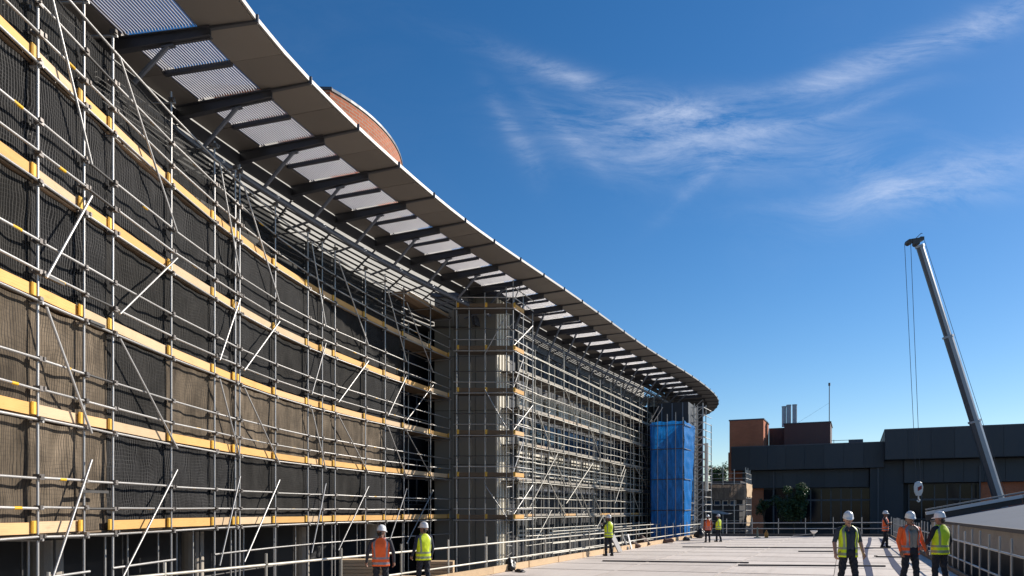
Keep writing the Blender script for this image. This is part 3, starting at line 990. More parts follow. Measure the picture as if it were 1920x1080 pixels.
# stair turret
A_, B_ = Vector((-3.9, 37.2, 0)), Vector((-0.80, 36.9, 0))
C_ = B_ + DX * 2.6
D_ = A_ + DX * 2.6
m = MB()
zt = 10.7
ncl = 3
for i in range(ncl):
    p, q_ = A_.lerp(B_, i / ncl), A_.lerp(B_, (i + 1) / ncl)
    for (z0, z1) in ((GROUND, -0.4), (-0.4, 2.3), (2.3, 5.0), (5.0, 7.7), (7.7, zt)):
        pnl = MB()
        d = (q_ - p).normalized()
        nn = Vector((d.y, -d.x, 0))
        pnl.box((p + q_) / 2 + up * ((z0 + z1) / 2), d * ((q_ - p).length / 2 - 0.012), nn * 0.04, up * ((z1 - z0) / 2 - 0.012))
        P(pnl.obj('cladding_panel', TURRET, bld))
for (p, q_) in ((A_, B_), (B_, C_), (C_, D_), (D_, A_)):
    d = (q_ - p).normalized()
    nn = Vector((d.y, -d.x, 0)) * -0.05
    m.quad(p + nn + up * GROUND, q_ + nn + up * GROUND, q_ + nn + up * zt, p + nn + up * zt)
P(m.obj('turret', DARKWALL, bld))
m = MB()
cc = (A_ + B_ + C_ + D_) / 4
m.box(cc + up * (zt + 0.1), (B_ - A_) / 2 * 1.09, DX * 1.45, up * 0.1)
P(m.obj('turret_cap', STEEL, bld))
for i in range(5):
    p = B_ + DX * (0.12 + i * 0.33)
    m = MB()
    m.box(p + up * ((zt + GROUND) / 2 - 0.05), DX * 0.075, DN * 0.05, up * ((zt - GROUND) / 2 - 0.05))
    P(m.obj('cladding_rib', CREAM, bld))
# dark stair core at the far end, under the canopy tip
F_ = Vector((12.7, 60.0, 0))
m = MB()
m.box(F_ + DX * 2.2 + DN * 0.3 + up * ((8.75 + GROUND) / 2), DN * 1.25, DX * 2.0, up * ((8.75 - GROUND) / 2))
P(m.obj('stair_core', NAVYCLAD, bld))
for i in range(3):
    m = MB()
    m.bar(F_ + DX * 0.16 + DN * (-0.6 + i * 0.85) + up * 6.2, F_ + DX * 0.16 + DN * (-0.6 + i * 0.85) + up * 8.7, 0.06, 0.08)
    P(m.obj('mullion', STEELB, bld))

# ------------------------------------------------------------------ coupler / clip meshes
m = MB()
m.box((0, 0, 0), (0.045, 0, 0), (0, 0.040, 0), (0, 0, 0.032))
m.box((0.055, 0.03, 0), (0.014, 0, 0), (0, 0.045, 0), (0, 0, 0.014))
m.box((-0.03, -0.045, 0.01), (0.03, 0, 0), (0, 0.018, 0), (0, 0, 0.022))
COUPLER_MESH = m.mesh('coupler', COUPLER)
m = MB()
m.box((0, 0, 0), (0.055, 0, 0), (0, 0.012, 0), (0, 0, 0.105))
m.box((-0.03, -0.016, 0), (0.006, 0, 0), (0, 0.008, 0), (0, 0, 0.10))
CLIP_MESH = m.mesh('clip', CLIP)


def frame_at(p, t):
    """matrix with x along t, z up, at p"""
    t = Vector(t).normalized()
    y = Vector((0, 0, 1)).cross(t)
    M = Matrix((t, y, (0, 0, 1))).transposed().to_4x4()
    M.translation = p
    return M


# ------------------------------------------------------------------ near scaffold with netting
sc = thing('tube_scaffold', 'tall tube scaffold with golden toe boards and black debris netting along the near facade', 'scaffold', loc=(0, 0, GROUND))
OZ = Vector((0, 0, -GROUND))        # local = world + OZ
posts_px = [-230, -140, -30, 70, 157, 211, 321, 402, 441, 449, 516, 577, 604, 628, 685, 722, 757, 807, 843]
posts = [SCA.s_px(x) for x in posts_px]
LIFT = [-0.43 + 2.0 * k for k in range(6)]
NETTOP = 9.22
tops = {}
for i, q0 in enumerate(posts):
    zt_ = 9.55 + random.uniform(-0.1, 0.35)
    if i in (3,):
        zt_ = 10.4
    tops[i] = zt_
    pole('standard', SCA.at(q0, 0, GROUND) + OZ, SCA.at(q0, 0, zt_) + OZ, sc, 0.026)
    if i % 1 == 0:
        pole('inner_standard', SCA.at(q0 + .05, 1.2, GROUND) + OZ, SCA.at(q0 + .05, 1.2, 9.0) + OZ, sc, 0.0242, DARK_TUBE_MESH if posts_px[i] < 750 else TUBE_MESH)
    for k, z in enumerate(LIFT):
        if posts_px[i] > -60:
            for dz in (-0.02, 0.47, 0.98):
                if k == 5 and dz > 0:
                    continue
                M = frame_at(SCA.at(q0, -0.02, z + dz + random.uniform(-.02, .02)) + OZ, SCA.tan(q0))
                inst('coupler', COUPLER_MESH, M @ Matrix.Rotation(random.choice((0, PI / 2, PI)), 4, 'Z') @ Matrix.Scale(random.uniform(1.2, 1.5), 4), sc)
            if k == 5:
                continue
            M = frame_at(SCA.at(q0 - 0.09, 0.010, z + 0.15) + OZ, SCA.tan(q0))
            inst('board_clip', CLIP_MESH, M, sc)
    for z in LIFT:
        pole('transom', SCA.at(q0, -0.10, z - 0.07) + OZ, SCA.at(q0, 1.35, z - 0.07) + OZ, sc, 0.0242)
couplers_done = True
for i in range(len(posts) - 1):
    qa, qb = posts[i], posts[i + 1]
    netted = posts_px[i + 1] <= 760
    L = qb - qa
    for k, z in enumerate(LIFT):
        e = 0.12
        z = NETTOP if (k == 5 and netted) else z
        zj = lambda: random.uniform(-0.015, 0.015)
        pole('ledger', SCA.at(qa - e * .3, -0.045, z - 0.03 + zj()) + OZ, SCA.at(qb + e * .3, -0.045, z - 0.03 + zj()) + OZ, sc)
        if k < 5 or posts_px[i] < 700:
            for dz in ((0.47, 0.98) if k < 5 else ()):
                g1 = pole('guard_rail', SCA.at(qa - .06, -0.05, z + dz + zj()) + OZ, SCA.at(qb + .06, -0.05, z + dz + zj()) + OZ, sc,
                          me=DARK_TUBE_MESH if (posts_px[i] == 157 and random.random() < 0.6) else TUBE_MESH)
        if random.random() < 0.75 and L > 1.2 and posts_px[i] > -250 and k < 5:
            qq = qa + L * random.uniform(0.35, 0.6)
            dz = random.choice((0.47, 0.98))
            pole('tape_band', SCA.at(qq, -0.05, z + dz) + OZ, SCA.at(qq + random.uniform(.14, .24), -0.05, z + dz) + OZ, sc, 0.0275, YELLOW_MESH)
        # toe board
        if not (k == 0 and posts_px[i] == 157):
            hb = random.uniform(0.090, 0.104) if k < 5 else 0.07
            if k == 5 and netted:
                continue
            ex = random.uniform(-0.02, 0.05)
            board_obj('toe_board', SCA.at(qa + 0.01, 0.045, z + 0.04 + hb) + OZ, SCA.at(qb + ex, 0.055 + 0.02 * (i % 2), z + 0.04 + hb + random.uniform(-.01, .01)) + OZ,
                      (0, 0, hb), SCA.nor((qa + qb) / 2) * 0.018, BOARD if random.random() < .76 else BOARD_PALE, sc)
        # platform planks
        if netted and k == 5:
            continue
        if netted:
            m = MB()
            for j in range(4):
                o = 0.22 + j * 0.235
                m.bar(SCA.at(qa + .01, o, z + 0.02) + OZ, SCA.at(qb - .01, o, z + 0.02) + OZ, 0.222, 0.038)
            m.obj('platform', BOARD_OLD, sc)
        else:
            for j in range(4):
                o = 0.22 + j * 0.235
                nn = SCA.nor((qa + qb) / 2)
                board_obj('plank', SCA.at(qa + .01, o, z + 0.02) + OZ, SCA.at(qb - .01, o, z + 0.02) + OZ, nn * 0.111, (0, 0, 0.019), BOARD_OLD, sc)
            pole('inner_ledger', SCA.at(qa, 1.2, z - 0.03) + OZ, SCA.at(qb, 1.2, z - 0.03) + OZ, sc)
            pole('inner_ledger', SCA.at(qa, 1.2, z + 0.9) + OZ, SCA.at(qb, 1.2, z + 0.9) + OZ, sc)
    # rails under the lowest platform
    if i % 2 == 1 or posts_px[i] > 430:
        pole('ledger', SCA.at(qa - .1, -0.05, -1.15) + OZ, SCA.at(qb + .1, -0.05, -1.15) + OZ, sc)
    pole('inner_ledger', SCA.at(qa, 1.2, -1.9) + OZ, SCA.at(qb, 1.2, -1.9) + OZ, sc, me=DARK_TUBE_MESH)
# extra inner standards under the platforms
for px in (130, 262, 300, 352, 384, 412, 478, 500, 552, 590, 655, 700, 738, 782, 815):
    pole('prop', SCA.at(SCA.s_px(px), 0.75, GROUND) + OZ, SCA.at(SCA.s_px(px), 0.75, -0.5) + OZ, sc, 0.024)
# diagonal braces
for (xa, xb) in ((-140, -30), (70, 157), (211, 321), (402, 441), (449, 516), (577, 604), (628, 685), (722, 757), (757, 807)):
    qa, qb = SCA.s_px(xa), SCA.s_px(xb)
    for (za, zb) in ((-1.45, 0.95), (3.45, 1.45), (3.95, 5.9), (9.1, 6.5)):
        o = -0.12
        pole('brace', SCA.at(qa + .05, o, za) + OZ, SCA.at(qb + .05, o, zb) + OZ, sc, 0.0242)
for (xa, za, xb, zb) in ((70, 8.1, 70, 8.1),):
    pass
# short dark stubs and board bearers
for (px, k, L) in ((70, 3.98, 0.55), (157, 3.55, 0.5), (140, 0.35, 0.9), (402, 4.1, .5)):
    q0 = SCA.s_px(px)
    m = MB()
    m.bar(SCA.at(q0, -0.10, k) + OZ, SCA.at(q0 + L, -0.10, k + 0.01) + OZ, 0.06, 0.05)
    m.obj('bearer', DARKTUBE, sc)
# netting: one sheet per bay and lift, bulging between its ties
brown = {(2, 1), (3, 1), (4, 1), (3, 0), (4, 0), (2, 0), (6, 1), (7, 1), (8, 1), (9, 1), (10, 1), (11, 1), (12, 1), (13, 1), (14, 1), (1, 0), (1, 1)}  # bays where the sunlit brown look is painted into the net colour
for i in range(len(posts) - 1):
    if posts_px[i + 1] > 760:
        continue
    qa, qb = posts[i], posts[i + 1]
    L = qb - qa
    for k in range(5):
        z0, z1 = LIFT[k] + 0.05, (NETTOP if k == 4 else LIFT[k + 1]) - 0.02
        amp = random.choice((-1, 1)) * random.uniform(0.05, 0.15)
        ph = [random.uniform(0, 6.28) for _ in range(4)]
        nu = max(6, int(L * 9))
        droop = random.uniform(0.02, 0.16)

        def fn(u, v, qa=qa, L=L, z0=z0, z1=z1, amp=amp, ph=ph, droop=droop):
            e = math.sin(PI * u) ** 0.6 * (0.35 + 0.65 * math.sin(PI * v))
            w = amp * e + 0.03 * math.sin(v * 5 + ph[3] + 4 * u) * e + 0.028 * math.sin(u * L * 9 + ph[0] + 1.2 * math.sin(v * 4 + ph[1])) * (0.4 + 0.6 * e) + 0.02 * math.sin(v * 9 + ph[2] + u * 3) * e
            off = max(0.085, 0.125 - 0.6 * w)
            zz = z0 + (z1 - z0) * v - droop * 0.35 * math.sin(PI * u) * v
            return SCA.at(qa + L * (0.004 + 0.992 * u), off, zz) + OZ, (qa + L * u, zz)
        m = MB()
        m.grid(fn, nu, 14)
        r_ = random.random()
        mat = NET[1] if (i, k) in brown else (NET[2] if k == 4 and posts_px[i] < 560 else (NET[3] if r_ < 0.35 and k < 4 else NET[0]))
        m.obj('debris_net', mat, sc, smooth=True)

# ------------------------------------------------------------------ scaffold round the stair turret
ts = thing('turret_scaffold', 'dark scaffold bay wrapped around the grey stair turret between the two long scaffolds', 'scaffold', loc=(0, 0, GROUND))
T0, T1 = Vector((-2.62, 35.0, 0)), Vector((0.05, 35.0, 0))
front = [T0, T0.lerp(T1, 0.22), T0.lerp(T1, 0.5), T0.lerp(T1, 0.88), T1]
side = [T1 + DX * 1.2, T1 + DX * 2.4]
tp = front + side
for i, p in enumerate(tp):
    zt_ = [9.9, 9.6, 10.3, 10.6, 10.9, 10.6, 9.9][i]
    pole('standard', p + up * GROUND + OZ, p + up * zt_ + OZ, ts, 0.024)
    if i < 5:
        pi = p + Vector((0.0, 1.1, 0))
        if i not in (4,):
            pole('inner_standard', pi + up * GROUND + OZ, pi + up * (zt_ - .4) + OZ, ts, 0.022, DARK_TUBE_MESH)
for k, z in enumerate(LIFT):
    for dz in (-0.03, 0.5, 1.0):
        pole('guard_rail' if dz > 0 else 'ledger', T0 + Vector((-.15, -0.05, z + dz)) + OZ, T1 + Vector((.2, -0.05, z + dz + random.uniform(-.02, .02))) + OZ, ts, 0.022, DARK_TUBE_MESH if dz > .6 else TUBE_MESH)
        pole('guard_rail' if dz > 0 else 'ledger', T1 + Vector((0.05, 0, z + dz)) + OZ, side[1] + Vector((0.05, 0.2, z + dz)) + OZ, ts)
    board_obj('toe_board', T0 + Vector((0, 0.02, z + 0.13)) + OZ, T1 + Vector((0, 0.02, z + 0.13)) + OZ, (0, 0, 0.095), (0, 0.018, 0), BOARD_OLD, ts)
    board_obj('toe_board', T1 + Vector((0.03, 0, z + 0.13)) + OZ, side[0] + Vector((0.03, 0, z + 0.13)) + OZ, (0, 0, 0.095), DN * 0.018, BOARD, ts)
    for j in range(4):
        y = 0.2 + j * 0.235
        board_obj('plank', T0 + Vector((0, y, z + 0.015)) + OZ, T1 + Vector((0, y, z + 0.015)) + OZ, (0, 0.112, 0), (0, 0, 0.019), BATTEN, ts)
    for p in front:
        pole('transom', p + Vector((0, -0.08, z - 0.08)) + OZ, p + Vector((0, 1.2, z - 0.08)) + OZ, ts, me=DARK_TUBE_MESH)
    for p in (front[0], front[2], front[4]):
        inst('board_clip', CLIP_MESH, frame_at(p + Vector((0.06, -0.01, z + 0.15)) + OZ, (1, 0, 0)), ts)
    pole('bracing_tube', T1 + Vector((0, 0, z + 0.2)) + OZ, side[0] + Vector((0, 0, z + 1.8)) + OZ if k % 2 else side[1] + Vector((0, 0, z + 1.7)) + OZ, ts)
for (a0, z0, b0, z1) in ((2, 7.4, 3, 9.2), (2, 5.7, 3, 3.9), (2, 1.2, 3, -0.3)):
    pole('brace', front[a0] + Vector((0, -0.1, z0)) + OZ, front[b0] + Vector((0, -0.1, z1)) + OZ, ts)
for z in np.arange(-2.2, 10, 0.55):      # ladder-like ties to the turret corner
    pole('tie', T1 + Vector((-.35, 0.1, z)) + OZ, T1 + Vector((.0, 0.9, z + random.uniform(-.2, .2))) + OZ, ts, 0.02, DARK_TUBE_MESH if random.random() < .5 else TUBE_MESH)

# ------------------------------------------------------------------ far scaffold
fs = thing('long_scaffold', 'long open scaffold of bright tubes along the far facade between turret and blue tower', 'scaffold', loc=(0, 0, GROUND))
fpx = [972, 987, 1003, 1029, 1057, 1081, 1104, 1125, 1145, 1164, 1182, 1199, 1214, 1226]
fq = [FAR.s_px(x) for x in fpx]
FL = [-0.36 + 1.83 * k for k in range(5)]
for i, q0 in enumerate(fq):
    zt_ = 9.0 + random.uniform(-0.6, 0.7)
    pole('standard', FAR.at(q0, 0, GROUND) + OZ, FAR.at(q0, 0, zt_) + OZ, fs, 0.034, TUBE_FAR_MESH)
    pole('inner_standard', FAR.at(q0 + .4, 1.15, GROUND) + OZ, FAR.at(q0 + .4, 1.15, zt_ - random.uniform(0.2, 1.5)) + OZ, fs, 0.03, TUBE_FAR_MESH)
    if True:
        pole('standard', FAR.at(q0 + .9, 0.02, GROUND) + OZ, FAR.at(q0 + .9, 0.02, 7.9 + random.uniform(-.3, .4)) + OZ, fs, 0.024, TUBE_FAR_MESH)
    for z in FL:
        pole('transom', FAR.at(q0, -0.1, z - 0.08) + OZ, FAR.at(q0, 1.3, z - 0.08) + OZ, fs, me=TUBE_FAR_MESH)
        inst('coupler', COUPLER_MESH, frame_at(FAR.at(q0, -0.02, z) + OZ, FAR.tan(q0)), fs)
for i in range(0, len(fq) - 1):
    qa, qb = fq[i], fq[i + 1]
    for k, z in enumerate(FL):
        for dz, off in ((-0.03, -.05), (0.5, -.05), (1.0, -.05), (1.2, 1.15)):
            if k == 4 and dz > 1.1:
                continue
            nm = 'ledger' if dz < 0 else ('guard_rail' if off < 0 else 'inner_ledger')
            j_ = random.uniform(-.02, .02)
            pole(nm, FAR.at(qa - .1, off, z + dz + j_) + OZ, FAR.at(qb + .1, off, z + dz + j_) + OZ, fs, 0.0242, TUBE_FAR_MESH)
        board_obj('toe_board', FAR.at(qa, 0.04, z + 0.11) + OZ, FAR.at(qb - .01, 0.04, z + 0.11) + OZ, (0, 0, 0.06), FAR.nor(qa) * 0.018, BOARD if k == 0 and i % 3 == 1 else BOARD_GREY, fs)
        m = MB()
        for j in range(4):
            o = 0.20 + j * 0.235
            m.bar(FAR.at(qa + .01, o, z + 0.015) + OZ, FAR.at(qb - .01, o, z + 0.015) + OZ, 0.222, 0.038)
        m.obj('platform', BATTEN, fs)
    pole('guard_rail', FAR.at(qa - .1, -.05, 8.02) + OZ, FAR.at(qb + .1, -.05, 8.02) + OZ, fs, me=TUBE_FAR_MESH)
for (xa, za, xb, zb) in ((990, 0.2, 1042, 3.2), (1058, 0.4, 1108, 3.0), (1150, 0.5, 1170, 3.0), (1060, 2.0, 1088, 0.2), (1160, 2.4, 1168, 3.2), (975, 5.0, 987, 7.0),
                         (1000, -1.6, 1030, 0.0), (1110, 0.9, 1140, -1.5), (1029, 1.4, 1057, -.3), (1182, 3.6, 1210, 2.0), (1003, 5.2, 1029, 3.5), (1104, -1.9, 1128, -.3)):
    pole('brace', FAR.at(FAR.s_px(xa), -0.12, za) + OZ, FAR.at(FAR.s_px(xb), -0.12, zb) + OZ, fs, 0.028, TUBE_FAR_MESH)
for i in range(len(fq) - 1):
    for k in range(4):
        if (i + k) % 2:
            pole('inner_brace', FAR.at(fq[i], 1.2, FL[k] + .1) + OZ, FAR.at(fq[i + 1], 1.2, FL[k + 1] - .1) + OZ, fs, 0.024, TUBE_FAR_MESH)
        if (i * 3 + k) % 5 == 0:
            pole('brace', FAR.at(fq[i], -.1, FL[k + 1]) + OZ, FAR.at(fq[i + 1], -.1, FL[k]) + OZ, fs, 0.024, TUBE_FAR_MESH)
    pole('inner_standard', FAR.at((fq[i] + fq[i + 1]) / 2 - .2, 0.7, GROUND) + OZ, FAR.at((fq[i] + fq[i + 1]) / 2 - .2, 0.7, random.uniform(3, 7)) + OZ, fs, 0.024, TUBE_FAR_MESH)
# lower loading rails in front
for z in (-0.95, -1.3, -1.75, -2.3):
    for i in range(0, len(fq) - 1, 2):
        pole('lower_rail', FAR.at(fq[i], -0.4, z + random.uniform(-.03, .03)) + OZ, FAR.at(fq[min(i + 2, len(fq) - 1)] - .05, -0.4, z) + OZ, fs, 0.024, TUBE_FAR_MESH)

# ------------------------------------------------------------------ blue sheeted tower
bt = thing('sheeted_tower', 'scaffold stair tower wrapped in bright blue plastic sheeting at the far end of the facade', 'scaffold tower', loc=(0, 0, GROUND))
Lc = Vector((10.96, 58.0, 0))
wF, dR = 2.42, 4.6
Fc = Lc + DN * wF


def sheet(name, p, q_, z0, z1, mat, parent, pinch=0.0, seed=0, nv=24, nu=14):
    d = (q_ - p)
    n_ = Vector((d.y, -d.x, 0)).normalized()
    rr = random.Random(seed)
    ph = [rr.uniform(0, 6.28) for _ in range(5)]
    m_ = MB()

    def fn(u, v):
        uu = u * (1 - pinch * (1 - v) ** 1.5)
        w = 0.022 * math.sin(u * 9 + ph[0] + 2 * math.sin(v * 5 + ph[1])) + 0.012 * math.sin(v * 17 + ph[2]) * math.sin(PI * u) + 0.010 * math.sin(u * 31 + v * 9 + ph[3])
        zz = z0 + (z1 - z0) * v + (0.04 * math.sin(u * 15 + ph[4]) if v in (0.0, 1.0) else 0)
        return p + d * uu + n_ * (0.10 + w) + up * zz + OZ, (u * d.length, zz)
    m_.grid(fn, nu, nv)
    return m_.obj(name, mat, parent, smooth=True)


for k in range(4):
    zs = [GROUND, -0.2, 2.35, 4.7, 6.9]
    sheet('sheeting', Lc, Fc, zs[k], zs[k + 1] + (0.06 if k < 3 else 0), BLUE, bt, 0, k)
    sheet('sheeting', Fc, Fc + DX * dR * (0.55 + 0.15 * k), zs[k], zs[k + 1] + (0.06 if k < 3 else 0), BLUE, bt, 0.1, k + 10)
sheet('sheeting', Fc + DX * dR, Lc + DX * dR, GROUND, 6.8, BLUE, bt, 0, 30)
sheet('sheeting', Lc + DX * dR, Lc, GROUND, 6.8, BLUE, bt, 0, 31)
for z in (0.0, 2.4, 4.75, 6.6):
    pole('strap', Lc - DX * .16 + up * z + OZ, Fc - DX * .16 + DN * .12 + up * (z + .02) + OZ, bt, 0.03, DARK_TUBE_MESH)
    pole('strap', Fc + DN * .16 - DX * .12 + up * z + OZ, Fc + DN * .16 + DX * 2.4 + up * (z + .03) + OZ, bt, 0.03, DARK_TUBE_MESH)
for w_ in (0.5, 1.25, 1.9):
    pole('outer_standard', Lc - DX * .18 + DN * w_ + up * GROUND + OZ, Lc - DX * .18 + DN * w_ + up * (7.2 + w_ * .2) + OZ, bt, 0.024)
for p in (Lc, Fc, Fc + DX * 2.3, Lc + DX * 2.3, Lc + DN * 1.2, Fc + DX * dR, Lc + DX * dR):
    pole('standard', p + up * GROUND + OZ, p + up * (7.3 + random.uniform(-.2, .5)) + OZ, bt, 0.03)
for z in np.arange(-2.4, 7.2, 1.0):
    pole('ledger', Lc + up * z + OZ, Fc + up * z + OZ, bt, 0.026)
    pole('ledger', Fc + up * z + OZ, Fc + DX * dR + up * z + OZ, bt, 0.026)
    pole('ledger', Lc + DX * 2 + up * z + OZ, Fc + DX * 2 + up * z + OZ, bt, 0.026)
for k in range(4):
    zz = -1.4 + 2.1 * k
    m = MB()
    m.bar(Lc + DX * 1.0 + up * zz + OZ, Fc + DX * 1.0 + up * zz + OZ, 1.6, 0.06)
    m.obj('platform', BOARD_OLD, bt)
    pole('brace', Lc + DX * .05 + up * (zz) + OZ, Fc + DX * .05 + up * (zz + 2) + OZ, bt)
pole('brace', Lc + DN * -.2 + Vector((0, -.3, 6.9)) + OZ, Lc + DN * .5 + Vector((0, -.3, 8.1)) + OZ, bt, 0.035)
pole('brace', Lc + DN * .1 + Vector((0, -.3, 6.9)) + OZ, Lc + DN * .8 + Vector((0, -.3, 8.0)) + OZ, bt, 0.035)

# thin scaffold standing behind the blue tower
es = thing('end_scaffold', 'narrow bare scaffold standing just right of the blue sheeted tower', 'scaffold', loc=(0, 0, GROUND))
E0 = Vector((15.15, 61.5, 0))
ep = [E0, E0 + DN * 0.7, E0 + DX * 1.5, E0 + DX * 1.5 + DN * 0.7, E0 + DX * 3, E0 + DX * 3 + DN * .9]
for i, p in enumerate(ep):
    pole('standard', p + up * GROUND + OZ, p + up * (8.9 if i < 4 else 7.4) + OZ, es, 0.04)
for z in np.arange(-2.6, 8.6, 0.62):
    pole('ledger', E0 - DN * .2 + up * z + OZ, E0 + DN * 0.9 + up * z + OZ, es, 0.028)
    pole('ledger', ep[1] + up * z + OZ, ep[5] + up * z + OZ, es, 0.028)
    if int(z * 10) % 3 == 0:
        board_obj('plank', E0 + DX * .5 + up * (z + .05) + OZ, E0 + DX * .5 + DN * 0.8 + up * (z + .05) + OZ, DX * 0.4, (0, 0, 0.025), BOARD_PALE, es)
    pole('brace', E0 + up * z + OZ, ep[1] + up * (z + .6) + OZ, es, 0.024)
m = MB()
m.tube(E0 + DX * .6 + DN * .9 + up * 1.6 + OZ, E0 + DX * .6 + DN * .9 + up * 5.6 + OZ, 0.16, 10)
m.obj('rubbish_chute', CREAM, es)

# low scaffolded block between tower and brick building
lb = thing('scaffolded_block', 'low flat-roofed block half wrapped in brown sheeting and scaffold, left of the brick tower', 'building', loc=(0, 0, GROUND))
Bc = Vector((18.6, 74.0, 0))
BW, BD = 4.0, 5.0
m = MB()
m.box(Bc + DN * BW / 2 + DX * BD / 2 + up * ((2.7 + GROUND) / 2) + OZ, DN * BW / 2, DX * BD / 2, up * ((2.7 - GROUND) / 2))
m.obj('wall', DARKWALL, lb)
m = MB()
m.box(Bc + DN * BW / 2 + DX * BD / 2 + up * 2.8 + OZ, DN * (BW / 2 + .1), DX * (BD / 2 + .1), up * 0.1)
m.obj('roof', STEEL, lb)
Sc = Bc - DX * 1.0 - DN * .6
SW = BW + 1.3
for i in range(6):
    p = Sc + DN * SW * i / 5
    pole('standard', p + up * GROUND + OZ, p + up * (3.9 + random.uniform(-.3, .5)) + OZ, lb, 0.035)
    p = Sc + DN * SW + DX * 0.9 * i
    pole('standard', p + up * GROUND + OZ, p + up * (3.8 + random.uniform(-.3, .4)) + OZ, lb, 0.035)
for z in (-2.0, -1.0, 0.0, 0.55, 1.2, 1.9, 2.6, 3.1, 3.6):
    pole('ledger', Sc + up * z + OZ, Sc + DN * SW + up * z + OZ, lb, 0.028)
    pole('ledger', Sc + DN * SW + up * z + OZ, Sc + DN * SW + DX * 4.6 + up * z + OZ, lb, 0.028)
sheet('sheeting', Sc, Sc + DN * SW * .99, 1.0, 2.5, GREYSHEET, lb, 0, 51, 8, 8)
sheet('sheeting', Sc + DN * SW, Sc + DN * SW + DX * 4.5, 1.3, 2.6, BOARD_PALE, lb, 0, 52, 6, 6)
sheet('sheeting', Sc + DN * SW, Sc + DN * SW + DX * 4.5, -1.5, -0.5, BOARD_PALE, lb, 0, 53, 6, 6)
for i in range(5):
    m = MB()
    m.box(Sc + DN * (1.0 + i * 0.75) + DX * 0.9 + up * 0.72 + OZ, DN * 0.3, DX * 0.04, up * 0.26)
    f_ = m.obj('window', WHITE, lb)
    m = MB()
    m.box(Sc + DN * (1.0 + i * 0.75) + DX * 0.85 + up * 0.72 + OZ, DN * 0.25, DX * 0.012, up * 0.21)
    m.obj('pane', BLUEGLASS, f_)
m = MB()
def fn(u, v):
    p = Sc + DN * (1.2 + u * 3.0) - DX * 0.2 + up * (0.1 - 0.35 * u - 0.28 * v * math.sin(PI * u) - .05 * math.sin(u * 9)) - DX * (0.5 * v)
    return p + OZ, (u, v)
m.grid(fn, 10, 4)
m.obj('hanging_sheet', WHITESHEET, lb, smooth=True)

# ------------------------------------------------------------------ dark building across the end
db = thing('brick_office_block', 'dark flat-roofed office block with slate fascias, brick tower and a glazed ground floor', 'building', loc=(0, 0, GROUND))
O = Vector((26.4, 90.0, 0))
U, V = Vector((0.907, -0.42, 0)).normalized(), Vector((0.42, 0.907, 0)).normalized()


def tpx(px, v=0.0):
    """distance along the front of this block of the point at photo column px, v metres behind the front"""
    r = (px - CX) / FPX
    o = O + V * v
    return (o.y * r - o.x) / (U.x - U.y * r)


def bbox(name, t0, t1, v0, v1, z0, z1, mat, parent=None):
    m_ = MB()
    m_.box(O + U * (t0 + t1) / 2 + V * (v0 + v1) / 2 + up * (z0 + z1) / 2 + OZ, U * (t1 - t0) / 2, V * (v1 - v0) / 2, up * (z1 - z0) / 2)
    return m_.obj(name, mat, parent or db)


t16 = tpx(1657)
bbox('brick_tower', 0.0, 3.95, 0.4, 6.4, GROUND, 10.9, BRICK2)
bbox('coping', -0.08, 4.03, 0.32, 6.5, 10.9, 11.05, STEEL)
bbox('side_wall', 0.0, 0.45, -0.6, 0.39, GROUND, 7.0, BRICK2)
bbox('plant_room', 6.0, tpx(1556, 2), 4.0, 11.0, 7.3, 10.6, BROWNCLAD)
bbox('plant_room', 3.97, 6.8, 6.5, 12.0, 7.3, 10.45, BROWNCLAD)
bbox('coping', 5.9, tpx(1556, 2) + .1, 3.9, 11.1, 10.6, 10.72, STEEL)
bbox('fascia', 0.46, t16, -1.4, 12.0, 4.75, 7.5, NAVYCLAD)
bbox('parapet_cap', 0.42, t16, -1.44, 11.9, 7.5, 7.62, STEEL)
bbox('wall', 0.47, t16 + 8, 1.2, 14, GROUND, 4.72, DARKWALL)
bbox('spandrel', 1.6, t16 - 1.5, -0.2, 1.19, 2.65, 4.72, NAVYCLAD)
bbox('fascia', t16 + 0.02, 52, -3.0, 14, 5.5, 8.65, NAVYCLAD)
bbox('parapet_cap', t16 - .03, 52, -3.05, 13.9, 8.65, 8.8, STEEL)
bbox('pier', t16 - 1.4, t16 - 0.01, -0.9, 1.19, GROUND, 4.73, NAVYCLAD)
bbox('pier', t16 + .0, t16 + 1.9, -0.9, 1.19, GROUND, 5.49, NAVYCLAD)
bbox('spandrel', t16 + 1.92, 52, -1.2, 1.19, 3.0, 5.48, DARKCLAD)
bbox('wall', t16 + 1.95, 52, 0.2, 1.18, GROUND, 2.98, DARKWALL)
bbox('wall', tpx(1838), 52, -0.6, 0.19, GROUND, 2.98, BRICK2)
FPANEL = pbr('slate_fascia_panel', (0.042, 0.048, 0.058), 0.5, 0.15, 0.14, 0.5, stretch=(1, 1, 0.3), rand=0.16)
def fascia_panels(ta, tb, v, z0, z1, n):
    for i in range(n):
        x0, x1 = ta + (tb - ta) * i / n, ta + (tb - ta) * (i + 1) / n
        bbox('fascia_panel', x0 + 0.025, x1 - 0.025, v - 0.04, v - 0.005, z0 + .03, z1 - .03, FPANEL)
fascia_panels(0.5, t16 - .02, -1.4, 4.75, 7.5, 8)
fascia_panels(t16 + 0.05, 45, -3.0, 5.5, 8.65, 13)
fascia_panels(1.65, t16 - 1.55, -0.2, 2.65, 4.72, 9)
fascia_panels(t16 + 1.95, 45, -1.2, 3.0, 5.48, 14)
for t in (5.2, t16 - .6, t16 + 9):
    bbox('downpipe', t - .06, t + .06, -0.5 if t < 6 else -1.5, -0.38 if t < 6 else -1.38, GROUND, 4.7, STEEL)
